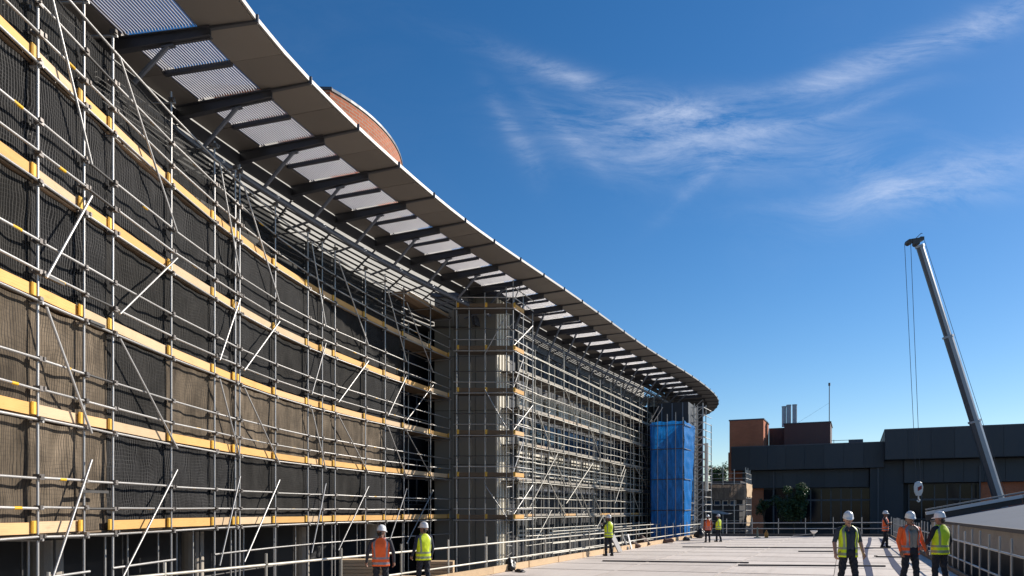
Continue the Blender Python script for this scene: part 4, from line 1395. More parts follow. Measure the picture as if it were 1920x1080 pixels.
for (t, v_, w_, h_) in ((13.2, 6, 1.6, 1.0), (20, 5, 2.2, 0.7)):
    bbox('roof_unit', t, t + w_, v_, v_ + 1.5, 7.6 if t < 16 else 8.7, (7.6 if t < 16 else 8.7) + h_, STEEL)
# glazing with frames
def glaze(px_list, v, z0, zm, z1):
    for xa, xb in zip(px_list[:-1], px_list[1:]):
        ta, tb = tpx(xa, v), tpx(xb, v)
        for (za, zb) in ((z0, zm), (zm, z1)):
            m_ = MB()
            pl = lambda t, z, vv: O + U * t + V * vv + up * z + OZ
            m_.bar(pl(ta, za, v), pl(ta, zb, v), 0.14, 0.12, up=U)
            m_.bar(pl(ta + .08, zb - 0.05, v), pl(tb - .08, zb - 0.05, v), 0.12, 0.10)
            m_.bar(pl(ta + .08, za + 0.05, v), pl(tb - .08, za + 0.05, v), 0.12, 0.10)
            w_ = m_.obj('window', STEEL, db)
            m_ = MB()
            m_.quad(pl(ta + .06, za + .1, v - .02), pl(tb - .06, za + .1, v - .02), pl(tb - .06, zb - .1, v - .02), pl(ta + .06, zb - .1, v - .02))
            m_.obj('pane', GLASS, w_)
glaze([1398, 1424, 1450, 1476, 1502, 1520, 1540, 1558, 1577, 1596, 1615, 1634, 1650], 0.6, -1.6, 1.2, 2.62)
glaze([1704, 1728, 1752, 1776, 1800, 1822, 1836], 0.0, -1.0, 1.2, 2.95)
for (px, hh, w) in ((1470, 2.6, 0.26), (1479, 2.75, 0.28), (1490, 2.75, 0.28)):
    t = tpx(px, 7)
    p = O + U * t + V * 7 + OZ
    m = MB()
    m.tube(p + up * 10.6, p + up * (10.6 + hh), w, 12)
    m.tube(p + up * (10.6 + hh - 0.1), p + up * (10.6 + hh + .02), w + .03, 12)
    m.obj('flue', CRANE, db)
t = tpx(1555, 6)
p = O + U * t + V * 6 + OZ
m = MB()
m.tube(p + up * 10.6, p + up * 15.6, 0.05, 6)
m.tube(p + up * 15.3, p + up * 15.65, 0.12, 6)
m.tube(p + up * 13.2, p + U * -4 + up * 10.7, 0.012, 4)
m.obj('aerial_mast', STEEL, db)
m = MB()
m.tube(O + U * (t + .6) + V * 2 + OZ + up * 7.6, O + U * (t + .6) + V * 2 + OZ + up * 8.3, 0.03, 5)
m.tube(O + U * (t + .3) + V * 2 + OZ + up * 8.2, O + U * (t + 2.2) + V * 2 + OZ + up * 8.2, 0.03, 5)
m.obj('roof_aerial', STEEL, db)


# ------------------------------------------------------------------ trees
def tree(label, base, crown_c, rad, n, leaf, seed, group=None):
    rr = random.Random(seed)
    tr = thing('leafy_tree', label, 'tree', group, loc=base)
    base = Vector(base)
    m = MB()
    top = Vector(crown_c) - base
    mid = top * 0.55 + Vector((0.15, 0, 0))
    m.tube((0, 0, 0), mid, 0.13, 7, 0.09)
    m.tube(mid, top, 0.09, 7, 0.04)
    for i in range(9):
        d = Vector((rr.uniform(-1, 1), rr.uniform(-1, 1), rr.uniform(0.0, 1.0)))
        m.tube(mid.lerp(top, rr.random() * .9), top + Vector((d.x * rad[0], d.y * rad[1], (d.z - .3) * rad[2])) * 0.75, 0.04, 5, 0.012)
    m.obj('trunk', BARK, tr)
    m = MB()
    clumps = []
    for i in range(26):
        d = Vector((rr.gauss(0, 1), rr.gauss(0, 1), rr.gauss(0, 1))).normalized() * rr.uniform(0.35, 1.0)
        clumps.append((top + Vector((d.x * rad[0], d.y * rad[1], d.z * rad[2])), rr.uniform(0.22, 0.48)))
    for i in range(n):
        c_, r0 = rr.choice(clumps)
        d = Vector((rr.gauss(0, 1), rr.gauss(0, 1), rr.gauss(0, 1))).normalized() * (r0 * max(rad) * rr.random() ** 0.4)
        p = c_ + d
        nrm = (d.normalized() + Vector((rr.uniform(-.8, .8), rr.uniform(-.8, .8), rr.uniform(-.2, 1.0)))).normalized()
        x = nrm.orthogonal().normalized()
        x.rotate(Matrix.Rotation(rr.uniform(0, 6.28), 3, nrm))
        y = nrm.cross(x)
        s_ = leaf * rr.uniform(0.6, 1.3)
        m.face((p - x * s_, p - y * s_ * .45 + nrm * s_ * .12, p + x * s_, p + y * s_ * .45 + nrm * s_ * .12))
    m.obj('crown', LEAF, tr)
    return tr


tree('dense dark green tree in front of the glazed ground floor', (29.7, 78, GROUND), (29.5, 78, 0.95), (1.6, 1.6, 1.95), 6500, 0.135, 3)
tree('small sparse bush-like tree left of the denser tree', (26.9, 79, GROUND), (26.75, 79, 0.35), (0.75, 0.8, 0.95), 900, 0.12, 4)
tree('distant tree top just showing above the scaffolded block', (31.5, 113, GROUND), (31.5, 113, 5.2), (2.0, 2.0, 1.7), 2200, 0.2, 5)

# ------------------------------------------------------------------ crane
cr = thing('mobile_crane', 'mobile crane with a long grey telescopic boom raised behind the low roof', 'crane', loc=(43.9, 66.0, GROUND))
CB = Vector((43.9, 66.0, GROUND))
tipw, basew = Vector((36.25, 66.0, 24.0)), Vector((44.25, 66.0, -1.6))
ax = (tipw - basew)
LB = ax.length
ax.normalize()
sidev = Vector((0, 1, 0))
upv = ax.cross(sidev).normalized()
def ring(t, w, h):
    c_ = basew + ax * (LB * t) - CB
    out = []
    for i in range(8):
        f_ = math.radians(-100 + 22.5 + 45 * i)
        out.append(c_ - upv * (math.cos(f_) * w * 1.04) + sidev * (math.sin(f_) * h * 1.04))
    return out
cuts = [(0.0, 0.085, 0.50, 0.50), (0.085, 0.375, 0.44, 0.44), (0.375, 0.67, 0.38, 0.38), (0.67, 0.985, 0.31, 0.31)]
for (t0, t1, w, h) in cuts:
    m = MB()
    r0, r1 = ring(t0, w, h), ring(t1, w, h)
    for i in range(8):
        j = (i + 1) % 8
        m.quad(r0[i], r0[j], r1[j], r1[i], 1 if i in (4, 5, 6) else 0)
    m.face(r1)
    m.obj('boom_section', [CRANE, BOOM_SHADED], cr)
    c0, c1 = ring(t1 - 0.006, w + .07, h + .07), ring(t1 + 0.001, w + .07, h + .07)
    m = MB()
    for i in range(8):
        j = (i + 1) % 8
        m.quad(c0[i], c0[j], c1[j], c1[i])
    m.face(c0[::-1])
    m.face(c1)
    m.obj('boom_collar', CRANE, cr)
tl = tipw - CB
m = MB()
m.box(tl + Vector((-0.25, 0, 0.08)), (0.62, 0, 0.10), (0, 0.30, 0), (-0.02, 0, 0.13))
m.box(tl + Vector((-0.35, -.32, -0.08)), (0.30, 0, 0.05), (0, 0.02, 0), (0, 0, 0.24))
m.box(tl + Vector((0.25, -.1, 0.24)), (0.16, 0, 0), (0, 0.14, 0), (0, 0, 0.12))
m.tube(tl + Vector((-0.85, -.26, -0.10)), tl + Vector((-0.85, .26, -0.10)), 0.24, 14)
m.tube(tl + Vector((-0.2, -.28, -0.20)), tl + Vector((-0.2, .28, -0.20)), 0.22, 14)
m.tube(tl + Vector((-0.3, 0, 0.2)), tl + Vector((0.25, 0, 0.72)), 0.03, 5)
m.tube(tl + Vector((0.25, 0, 0.72)), tl + Vector((0.36, 0, 0.70)), 0.03, 5)
m.obj('boom_head', DARKTUBE, cr)
hook = Vector(((1722 - CX) / FPX * 66, 66.0, 1.9)) - CB
for dx in (-0.34, 0.34):
    m = MB()
    m.tube(tl + Vector((-0.75 + dx * .8 - .2, 0, -.2)), hook + Vector((dx * .55, 0, 0.55)), 0.022, 4)
    m.obj('hoist_cable', CABLE, cr)
m = MB()
m.tube(tl + Vector((.25, 0, 0.0)) - upv * 0.30, basew - CB - upv * 0.72 + ax * 2, 0.02, 4)
m.obj('boom_cable', CABLE, cr)
m = MB()
m.lathe([(0.0, -0.62), (0.24, -0.58), (0.38, -0.25), (0.42, 0.2), (0.34, 0.55), (0.16, 0.68), (0, 0.7)], 12, hook, 1, 0.45)
hb = m.obj('hook_block', WHITE, cr)
m = MB()
m.box(hook + Vector((0.02, -.18, 0.08)), (0.16, 0, 0.08), (0, 0.04, 0), (0, 0, 0.16))
m.obj('red_stripe', RED, hb)
m = MB()
pts = [hook + Vector((0, 0, -.6)), hook + Vector((0, 0, -.85)), hook + Vector((.15, 0, -1.0)), hook + Vector((.02, 0, -1.15)), hook + Vector((-.14, 0, -1.02))]
m.path(pts, 0.055, 6)
m.obj('hook', WHITE, hb)
m = MB()
m.box(Vector((1.2, 0, 1.35)), (2.4, 0, 0), (0, 1.2, 0), (0, 0, 0.45))
m.box(Vector((3.0, 0, 2.0)), (1.0, 0, 0), (0, 1.1, 0), (0, 0, 0.5))
m.obj('slewing_deck', CRANE, cr)
m = MB()
m.box(Vector((0.5, 0, 0.75)), (6.0, 0, 0), (0, 1.3, 0), (0, 0, 0.25))
m.obj('chassis', CRANED, cr)
for x in (-4.6, -3.0, 2.6, 4.2, 5.6):
    for y in (-1.15, 1.15):
        m = MB()
        m.tube((x, y - .2, 0.55), (x, y + .2, 0.55), 0.55, 16)
        m.obj('wheel', BAGM, cr)

# ------------------------------------------------------------------ low roof on the right
rf = thing('low_roof_building', 'low building with a sloping grey membrane roof and white capped verge beside the deck', 'building', loc=(0, 0, GROUND))
EOFF = DW + 1.15


def epx(t, w, z):
    p = L0 + DX * t + DN * (EOFF + w)
    p.z = z
    return p + OZ


tv = 24.8
t0 = -24.0
SL = 0.205
zE = -0.50
RWd = 17.0
m = MB()
def fn(u, v):
    tt, ww = t0 + (tv - t0) * u, RWd * v
    return epx(tt, ww, zE + SL * ww), (tt, ww)
m.grid(fn, 8, 6)
m.obj('roof', ROOFSHEET, rf)
m = MB()
m.bar(epx(t0, -0.05, zE - 0.05), epx(tv, -0.05, zE - 0.05), 0.12, 0.11)
m.obj('eaves_trim', BATTEN, rf)
m = MB()
m.bar(epx(t0, 0.06, zE - 0.42), epx(tv + .5, 0.06, zE - 0.42), 0.12, 0.62)
m.obj('wall', CONC, rf)
m = MB()
m.bar(epx(t0, 0.4, (zE - .73 + GROUND) / 2), epx(tv + .5, 0.4, (zE - .73 + GROUND) / 2), 0.1, zE - .73 - GROUND)
m.obj('wall', DARKWALL, rf)
for (dz, hh, ww, mat, nm) in ((0.17, 0.30, 0.10, BATTEN, 'verge_board'), (0.40, 0.17, 0.30, WHITE, 'verge_cap'), (0.60, 0.07, 0.40, FASCIA, 'verge_flashing')):
    for j in range(4):
        wa, wb = -0.3 + (RWd + .3) * j / 4, -0.3 + (RWd + .3) * (j + 1) / 4 - 0.03
        m = MB()
        m.bar(epx(tv + .15, wa, zE + SL * wa + dz), epx(tv + .15, wb, zE + SL * wb + dz), ww, hh, up=Vector((0, 0, 1)))
        m.obj(nm, mat, rf)
m = MB()
m.bar(epx(tv + .25, 0, -1.95), epx(tv + .25, RWd, -1.95 + 0.0), 0.12, 2.9)
m.bar(epx(tv + .25, 4, zE + .1), epx(tv + .25, RWd, zE + .1), 0.12, 1.2)
m.obj('wall', DARKWALL, rf)
# narrow gutter walkway between deck and roof
m = MB()
m.bar(epx(t0, -0.6, -2.75), epx(tv, -0.6, -2.75), 1.05, 0.1)
m.obj('walkway', BATTEN, rf)


# ------------------------------------------------------------------ guard rails round the deck
def rail(name, label, pts, rails, hp, r=0.024, stagger=0.0, me=None, group='guard rails around the roof deck'):
    rt = thing(name, label, 'guard rail', group, loc=pts[0])
    o = Vector(pts[0])
    for i, p in enumerate(pts):
        p = Vector(p) - o
        pole('post', p - up * 0.05, p + up * (hp + random.uniform(0, stagger)), rt, r, me)
    for z in rails:
        for a_, b_ in zip(pts[:-1], pts[1:]):
            d = (Vector(b_) - Vector(a_)).normalized()
            pole('rail', Vector(a_) - o + up * z + d * -.04 + DN * .0, Vector(b_) - o + up * z + d * .04, rt, r, me)
    return rt


lp = [deckpt(t, -0.06) for t in (-15, -13.0, -11, -8.6, -6.2, -3.7, -1.2, 1.3, 3.7, 6.4, 9.2, 11.8, 14.4, 17.2, 20.0, 22.4, 24.8, 27.2, 29.6, 32.0, 34.4, 36.8, 39.9)]
rail('guard_rail', 'two-bar tube guard rail along the timber kerb on the scaffold side', lp, (0.42, 0.98), 1.12, 0.027, 0.12, TUBE_FAR_MESH)
fp = [deckpt(40.15, w, 0.18) for w in np.linspace(0.0, DW, 8)]
rail('guard_rail', 'two-bar tube guard rail across the far end of the deck', fp, (0.42, 0.86), 1.2, 0.03, 0.1)
rp = [deckpt(t, DW + 0.1, 0.0) for t in np.arange(-9.5, 40, 1.32)]
rail('guard_rail', 'close-posted tube guard rail beside the sloping grey roof', rp, (0.42, 0.98), 1.30, 0.026, 0.16)
# inner lower-level rail seen behind the left rail
lr = [FAR.at(q_, -1.6, GROUND) for q_ in np.linspace(1, FAR.L - 4, 9)]
rail('guard_rail', 'three-bar handrail on the lower level at the foot of the far scaffold', lr, (1.25, 1.75, 2.35), 2.5, 0.027, 0.2, TUBE_FAR_MESH)
# timber kerb along the left edge, separate lengths
kt = np.arange(-16.5, 39.5, 3.0)
kb = thing('timber_kerb', 'pale timber kerb boards standing along the left edge of the deck', 'kerb', loc=deckpt(-16.5, 0))
for i, t in enumerate(kt):
    o = deckpt(-16.5, 0)
    board_obj('kerb_board', deckpt(t + .02, 0.06, 0.13) - o, deckpt(t + 2.97, 0.06 + random.uniform(-.02, .02), 0.13) - o, (0, 0, 0.115), DN * 0.025, BOARD_PALE, kb)
rk = thing('timber_kerb', 'dark timber kerb under the close-posted rail on the right of the deck', 'kerb', loc=deckpt(-10, DW))
for i, t in enumerate(np.arange(-10, 39.5, 3.0)):
    o = deckpt(-10, DW)
    board_obj('kerb_board', deckpt(t + .02, DW - 0.04, 0.07) - o, deckpt(t + 2.97, DW - 0.04, 0.07) - o, (0, 0, 0.07), DN * 0.03, BOARD_OLD, rk)

# ------------------------------------------------------------------ things lying on the deck
def gp(px, py, z=None):
    """point of the deck at a photo pixel"""
    r = (px - CX) / FPX
    y = 30.0
    for _ in range(40):
        x = r * y
        zz = deck_z((x, y))
        y = -zz * FPX / (py - HY)
    return Vector((r * y, y, deck_z((r * y, y))))


for (xa, ya, xb, yb, lab) in ((1130, 1053, 1404, 1056.5, 'long dark batten lying across the deck near the man at the rail'),
                              (1384, 1061, 1660, 1063, 'dark batten lying across the deck behind the walking man\'s feet'),
                              (1362, 1027.5, 1668, 1028.5, 'thin dark batten lying across the far part of the deck'),
                              (1497, 1035, 1562, 1035.3, 'short thin batten left of the walking man'),
                              (1642, 1045, 1700, 1046, 'short batten with a knobbed end beside the wavy blue strip'),
                              (1280, 1026.5, 1362, 1027, 'thin batten lying right of the two men at the far rail')):
    pa, pb = gp(xa, ya), gp(xb, yb)
    m = MB()
    c_ = (pa + pb) / 2
    lift = up * 0.030
    m.bar(pa - c_ + lift, pb - c_ + lift, 0.11 if ya > 1040 else 0.14, 0.055)
    if 'knobbed' in lab:
        m.tube(pa - c_ + lift, pa - c_ + lift + up * 0.05, 0.07, 8)
    o = m.obj('batten', BATTEN)
    o.location = c_
    tag(o, lab, 'batten', 'battens lying on the deck')


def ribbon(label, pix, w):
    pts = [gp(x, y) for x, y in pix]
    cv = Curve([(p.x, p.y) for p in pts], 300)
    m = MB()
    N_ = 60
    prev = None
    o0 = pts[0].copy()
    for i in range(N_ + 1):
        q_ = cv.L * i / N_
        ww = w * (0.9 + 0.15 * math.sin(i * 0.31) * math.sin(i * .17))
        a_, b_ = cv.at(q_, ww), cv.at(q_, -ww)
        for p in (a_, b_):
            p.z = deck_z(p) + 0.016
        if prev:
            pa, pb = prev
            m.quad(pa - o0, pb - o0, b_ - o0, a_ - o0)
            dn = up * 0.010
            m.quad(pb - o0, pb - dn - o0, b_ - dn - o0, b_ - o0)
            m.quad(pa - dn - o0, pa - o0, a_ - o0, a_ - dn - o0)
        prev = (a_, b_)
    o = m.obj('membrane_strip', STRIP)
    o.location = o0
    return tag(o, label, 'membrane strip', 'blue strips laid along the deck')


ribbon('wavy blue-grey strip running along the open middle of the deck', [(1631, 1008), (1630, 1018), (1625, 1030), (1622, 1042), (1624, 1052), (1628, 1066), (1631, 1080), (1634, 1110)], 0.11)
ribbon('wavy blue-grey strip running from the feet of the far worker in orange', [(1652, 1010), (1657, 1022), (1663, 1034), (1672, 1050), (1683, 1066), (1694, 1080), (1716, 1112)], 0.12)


def sack(label, p, r, mat, seed, cat='bag', group='bags along the timber kerb'):
    rr = random.Random(seed)
    bm = bmesh.new()
    bmesh.ops.create_icosphere(bm, subdivisions=3, radius=1.0)
    ph = [rr.uniform(0, 6) for _ in range(6)]
    for v in bm.verts:
        d = v.co.copy()
        k = 1 + 0.16 * math.sin(4 * d.x + ph[0]) + 0.14 * math.sin(5 * d.y + ph[1] + 2 * d.z) + 0.08 * math.sin(11 * d.z + 7 * d.x + ph[2])
        v.co = Vector((d.x * r[0] * k, d.y * r[1] * k, max(-0.55, d.z + 0.25 * math.sin(3 * d.x + ph[3])) * r[2] * k))
    zmin = min(v.co.z for v in bm.verts)
    for v in bm.verts:
        v.co.z -= zmin
    me = bpy.data.meshes.new('sack')
    bm.to_mesh(me)
    bm.free()
    for pp in me.polygons:
        pp.use_smooth = True
    me.materials.append(mat)
    o = bpy.data.objects.new('sack', me)
    COL.objects.link(o)
    o.location = p + up * 0.004
    o.rotation_euler = (0, 0, rr.uniform(0, 3))
    return tag(o, label, cat, group)


sack('black plastic bag slumped against the kerb nearest the camera', gp(957, 1071), (0.25, 0.17, 0.2), BAGM, 1)
sack('flat dark sheet scrap beside the nearest black bag', gp(975, 1073), (0.22, 0.15, 0.05), BAGM, 2, 'scrap')
sack('reddish brown sack right of the leaning boards', gp(1189, 1028), (0.4, 0.25, 0.2), RUSTBAG, 3)
sack('pinkish brown flattened sack beside the leaning boards', gp(1205, 1024), (0.45, 0.3, 0.28), RUSTBAG, 4)
sack('small dark bundle on the kerb midway to the blue tower', gp(1252, 1018.5), (0.35, 0.25, 0.18), RUSTBAG, 5)
sack('tiny dark bundle on the kerb in front of the blue tower', gp(1287, 1014), (0.3, 0.25, 0.15), BAGM, 6)
sack('black bag on the deck left of the two men at the far rail', gp(1312, 1009), (0.5, 0.35, 0.35), BAGM, 7)
# leaning boards
for (px, py, w, h, tilt, mat, lab) in ((1163, 1036, 0.72, 0.95, 0.45, pbr('grey_sheet', (0.16, 0.15, 0.15), 0.5, 0.1, 0.25), 'grey sheet board leaning against the rail right of the standing man'),
                                       (1178, 1031, 0.28, 0.92, 0.4, BAGM, 'narrow black board leaning beside the grey sheet'),
                                       (1184, 1030, 0.22, 0.8, 0.25, WHITE, 'narrow pale board leaning beside the black one')):
    p = gp(px, py)
    m = MB()
    d = Vector((-math.sin(tilt), 0, math.cos(tilt)))
    m.box(d * (h / 2) + up * 0.03, DX * (w / 2), d.cross(DX).normalized() * 0.02, d * (h / 2))
    o = m.obj('leaning_board', mat)
    o.location = p
    tag(o, lab, 'board', 'boards leaning on the left rail')
# small items by the far rail
p = gp(1437, 1008.5)
m = MB()
m.lathe([(0, 0), (0.13, 0), (0.14, 0.3), (0.1, 0.42), (0.04, 0.5), (0.04, 0.58), (0, 0.58)], 12)
o = m.obj('plastic_jug', pbr('amber_plastic', (0.45, 0.20, 0.03), 0.5))
o.location = p
tag(o, 'amber jug standing on the deck by the far rail', 'jug')
p = gp(1420, 1008.5)
m = MB()
m.lathe([(0, 0), (0.26, 0), (0.25, 0.05), (0.08, 0.08), (0.05, 0.75), (0, 0.78)], 10)
o = m.obj('traffic_cone', pbr('green_grey_plastic', (0.12, 0.16, 0.13), 0.6))
o.location = p
tag(o, 'dull green cone standing behind the far rail', 'cone')
lm = thing('site_lamp', 'small white floodlight on a bent arm clamped to the far rail', 'lamp', loc=gp(1526, 1008.5))
m = MB()
m.lathe([(0, 0.30), (0.10, 0.32), (0.24, 0.46), (0.25, 0.52), (0, 0.53)], 12)
m.obj('lamp_head', WHITE, lm)
m = MB()
m.path([Vector((0, 0, 0)), Vector((0, 0, 0.32))], 0.03, 6)
m.path([Vector((0, 0, 0.30)), Vector((-1.0, 0, 0.2)), Vector((-1.5, 0, 0.18))], 0.02, 5)
m.obj('arm', TUBE, lm)
p = Vector(deckpt(-4.8, DW + 0.35, 0.25))
m = MB()
for i in range(3):
    rr_ = [Vector((0.17 * math.cos(t), 0.05 * i + .02 * math.sin(3 * t), 0.17 * math.sin(t))) for t in np.linspace(0, 2 * PI, 13)]
    m.path(rr_, 0.022, 5)
o = m.obj('coiled_strap', YELLOW)
o.location = p
tag(o, 'yellow coiled strap hanging behind the close-posted right rail', 'strap')


# timber stacks on the lower yard
def stack(label, p, n, L, w, mat):
    st = thing('timber_stack', label, 'timber stack', 'timber stacks on the lower yard', loc=p)
    ang = random.uniform(-.1, .1)
    for k in range(n):
        for j in range(3):
            d = Vector((math.cos(ang + random.uniform(-.02, .02)), math.sin(ang), 0))
            nn = Vector((-d.y, d.x, 0))
            c_ = nn * (j - 1) * w + up * (0.06 + k * 0.115)
            board_obj('plank', c_ - d * L / 2, c_ + d * L / 2, nn * (w / 2 - .01), (0, 0, 0.05), mat, st)


def lowpt(px, y):
    return Vector(((px - CX) / FPX * y, y, GROUND))


stack('stack of old grey boards behind the man in the orange vest', lowpt(682, 25.5), 15, 1.5, 0.24, BOARD_PALE)
stack('stack of pale timber between the two men at the left rail', lowpt(762, 24), 11, 1.4, 0.24, BOARD_PALE)
stack('stack of pale timber right of the man in the yellow vest', lowpt(826, 28), 13, 1.0, 0.24, BOARD_PALE)
stack('low stack of scaffold boards at the foot of the near scaffold', lowpt(590, 21), 9, 2.0, 0.24, BOARD_OLD)


# ------------------------------------------------------------------ people
SKIN = pbr('skin', (0.42, 0.23, 0.16), 0.55, 0, 0.12, 6)
SKIN_DARK = pbr('skin_tanned', (0.24, 0.125, 0.085), 0.55, 0, 0.12, 6)
HAIR = pbr('dark_hair', (0.018, 0.014, 0.012), 0.6)
LIP = pbr('lip', (0.20, 0.095, 0.075), 0.5)
NAVY = pbr('navy_trousers', (0.011, 0.013, 0.022), 0.8, 0, 0.35, 7, 0.4, 14)
BOOT = pbr('boot_leather', (0.020, 0.018, 0.017), 0.5)
HELM = pbr('helmet_plastic', (0.80, 0.80, 0.79), 0.32, 0, 0.05, 4)
HV_Y = pbr('hi_vis_yellow', (0.72, 0.86, 0.015), 0.7, 0, 0.14, 7, 0.5, 12)
HV_O = pbr('hi_vis_orange', (0.92, 0.14, 0.025), 0.7, 0, 0.14, 7, 0.5, 12)
REFL = pbr('reflective_tape', (0.30, 0.25, 0.27), 0.35, 0.3, 0.12, 10)
REFL_D = pbr('reflective_tape_dull', (0.30, 0.33, 0.20), 0.4, 0.2, 0.12, 10)


def shirt(c):
    return pbr('shirt_%d_%d_%d' % tuple(int(x * 1000) for x in c), c, 0.85, 0, 0.25, 9, 0.4, 16)


def capsule(mb, a_, b_, ra, rb, n=14):
    a_, b_ = Vector(a_), Vector(b_)
    d = b_ - a_
    L = d.length
    d = d / L if L > 1e-6 else up.copy()
    x = d.orthogonal().normalized()
    y = d.cross(x)
    rings = []
    for k in range(-4, 1):
        t = k / 4 * PI / 2
        rings.append((a_ + d * (ra * math.sin(t)), max(1e-4, ra * math.cos(t))))
    for k in range(0, 5):
        t = k / 4 * PI / 2
        rings.append((b_ + d * (rb * math.sin(t)), max(1e-4, rb * math.cos(t))))
    i0 = len(mb.v)
    for (p_, r_) in rings:
        for k in range(n):
            t = 2 * PI * k / n
            mb.v.append(tuple(p_ + (x * math.cos(t) + y * math.sin(t)) * r_))
    for j in range(len(rings) - 1):
        for k in range(n):
            k2 = (k + 1) % n
            mb.f.append((i0 + j * n + k, i0 + j * n + k2, i0 + (j + 1) * n + k2, i0 + (j + 1) * n + k))
            mb.mi.append(0)
            mb.uv.append([(0, 0)] * 4)
    for ii, rev in ((0, True), (len(rings) - 1, False)):
        fc = tuple(i0 + ii * n + k for k in (reversed(range(n)) if rev else range(n)))
        mb.f.append(fc)
        mb.mi.append(0)
        mb.uv.append([(0, 0)] * n)


def person(label, loc, facing, h=1.78, vest=HV_Y, open_front=False, shirt_col=(0.03, 0.035, 0.05), sleeve='long', armL=None, armR=None,
           stride=0.0, head_yaw=0.0, head_pitch=0.0, skin=SKIN, width=1.0, collar=None, lean=0.0, voxel=0.0085, long_sleeve_vest=False, group='site workers in hard hats and hi-vis vests'):
    """figure facing local +y; facing = heading of that axis in degrees (0 = away from the camera, 180 = towards it)"""
    k = h / 1.78
    V3 = lambda x, y, z: Vector((x * width, y, z))
    prim = []
    mb = MB()

    def add(a_, b_, ra, rb, tagname):
        capsule(mb, a_, b_, ra, rb)
        prim.append((np.array(a_), np.array(b_), ra, rb, tagname))
    # torso
    add(V3(-.075, 0, .94), V3(.075, 0, .94), .122, .122, 'leg')
    for s_ in (-1, 1):
        add(V3(s_ * .060, 0, 1.02), V3(s_ * .085, 0.005, 1.30), .112, .118, 'top')
        add(V3(s_ * .085, 0.0, 1.30), V3(s_ * .130, -0.01, 1.43), .112, .072, 'top')
        add(V3(s_ * .03, -0.01, 1.46), V3(s_ * .165, -0.01, 1.43), .065, .068, 'top')
    # legs
    for s_, st in ((-1, stride), (1, -stride)):
        hip, knee, ank = V3(s_ * .095, 0, .90), V3(s_ * .115, st * .5 + .02, .50), V3(s_ * .125, st - (.08 if st < 0 else 0), .10 + (0.03 if st < -.1 else 0))
        add(hip, knee, .098, .070, 'leg')
        add(knee, ank, .070, .062, 'leg')
        toe = ank + Vector((s_ * .03, .15, -.055))
        heel = ank + Vector((0, -.045, -.055))
        heel.z, toe.z = max(heel.z, .045), max(toe.z, .045)
        add(heel, toe, .045, .042, 'boot')
        add(ank, heel, .055, .045, 'boot')
    # arms
    for s_, arm in ((-1, armL), (1, armR)):
        sh = V3(s_ * .205, -.01, 1.42)
        el, wr, curl = arm or ((.27, -.05, 1.14), (.28, .06, .90), 0.3)
        el, wr = V3(s_ * el[0], el[1], el[2]), V3(s_ * wr[0], wr[1], wr[2])
        up_tag = 'sleeve'
        add(sh, el, .062, .049, up_tag if sleeve == 'long' else 'short')
        add(el, wr, .046, .034, 'sleeve' if sleeve == 'long' else 'skin')
        hd = (wr - el).normalized()
        inn = Vector((-s_, 0, 0))
        inn = (inn - hd * inn.dot(hd)).normalized()        # palm faces the body
        lat = hd.cross(inn)
        if lat.y < 0:
            lat = -lat                                      # towards the thumb
        palm = wr + hd * .085
        add(wr + hd * .02, palm, .030, .034, 'skin')
        add(wr + hd * .03 + lat * .022, palm + lat * .026, .021, .020, 'skin')
        add(wr + hd * .03 - lat * .020, palm - lat * .026, .021, .019, 'skin')
        for fi, fl in enumerate((.062, .074, .068, .052)):
            base = palm + lat * (.036 - fi * .024)
            d1 = (hd + inn * curl).normalized()
            d2 = (hd + inn * curl * 2.6).normalized()
            mid_ = base + d1 * fl * .6
            add(base, mid_, .0105, .010, 'skin')
            add(mid_, mid_ + d2 * fl * .55, .010, .0085, 'skin')
        tb = wr + hd * .035 + lat * .034
        tm = tb + (hd * .7 + lat * .8 + inn * .3).normalized() * .045
        add(tb, tm, .014, .012, 'skin')
        add(tm, tm + (hd * 1.0 + lat * .1 + inn * .4).normalized() * .034, .012, .010, 'skin')
    # neck and head
    hc = V3(0, .015, 1.645)
    RH = Matrix.Rotation(math.radians(head_yaw), 4, 'Z') @ Matrix.Rotation(math.radians(head_pitch), 4, 'X')
    nb_ = Vector((0, -.005, 1.53))
    H = lambda x, y, z: nb_ + (RH @ Vector((x, y, z - 1.53)))
    add(V3(0, -.012, 1.45), H(0, 0, 1.58), .058, .054, 'skin')
    add(H(0, -.015, 1.68), H(0, .02, 1.675), .088, .085, 'hair' if False else 'skin')
    add(H(0, .02, 1.63), H(0, .045, 1.58), .068, .050, 'skin')
    add(H(0, .055, 1.565), H(0, .066, 1.56), .032, .026, 'skin')
    add(H(0, .094, 1.655), H(0, .118, 1.618), .011, .017, 'skin')
    for s_ in (-1, 1):
        add(H(s_ * .082, -.005, 1.655), H(s_ * .084, -.008, 1.615), .016, .012, 'skin')
        add(H(s_ * .033, .089, 1.657), H(s_ * .036, .089, 1.657), .0105, .0105, 'eye')
        add(H(s_ * .02, .098, 1.675), H(s_ * .052, .090, 1.674), .009, .008, 'hair')
    add(H(-.018, .093, 1.585), H(.018, .093, 1.585), .009, .009, 'lip')
    add(H(-.045, -.062, 1.63), H(.045, -.062, 1.63), .036, .036, 'hair')
    add(H(-.03, -.055, 1.585), H(.03, -.055, 1.585), .024, .024, 'hair')
    me = mb.mesh('person', SKIN)
    o = bpy.data.objects.new('person', me)
    COL.objects.link(o)
    rm = o.modifiers.new('r', 'REMESH')
    rm.mode = 'VOXEL'
    rm.voxel_size = voxel
    rm.use_smooth_shade = True
    sm = o.modifiers.new('s', 'SMOOTH')
    sm.factor = 0.5
    sm.iterations = 2
    dg = bpy.context.evaluated_depsgraph_get()
    ev = o.evaluated_get(dg)
    me2 = bpy.data.meshes.new_from_object(ev)
    bpy.data.objects.remove(o)
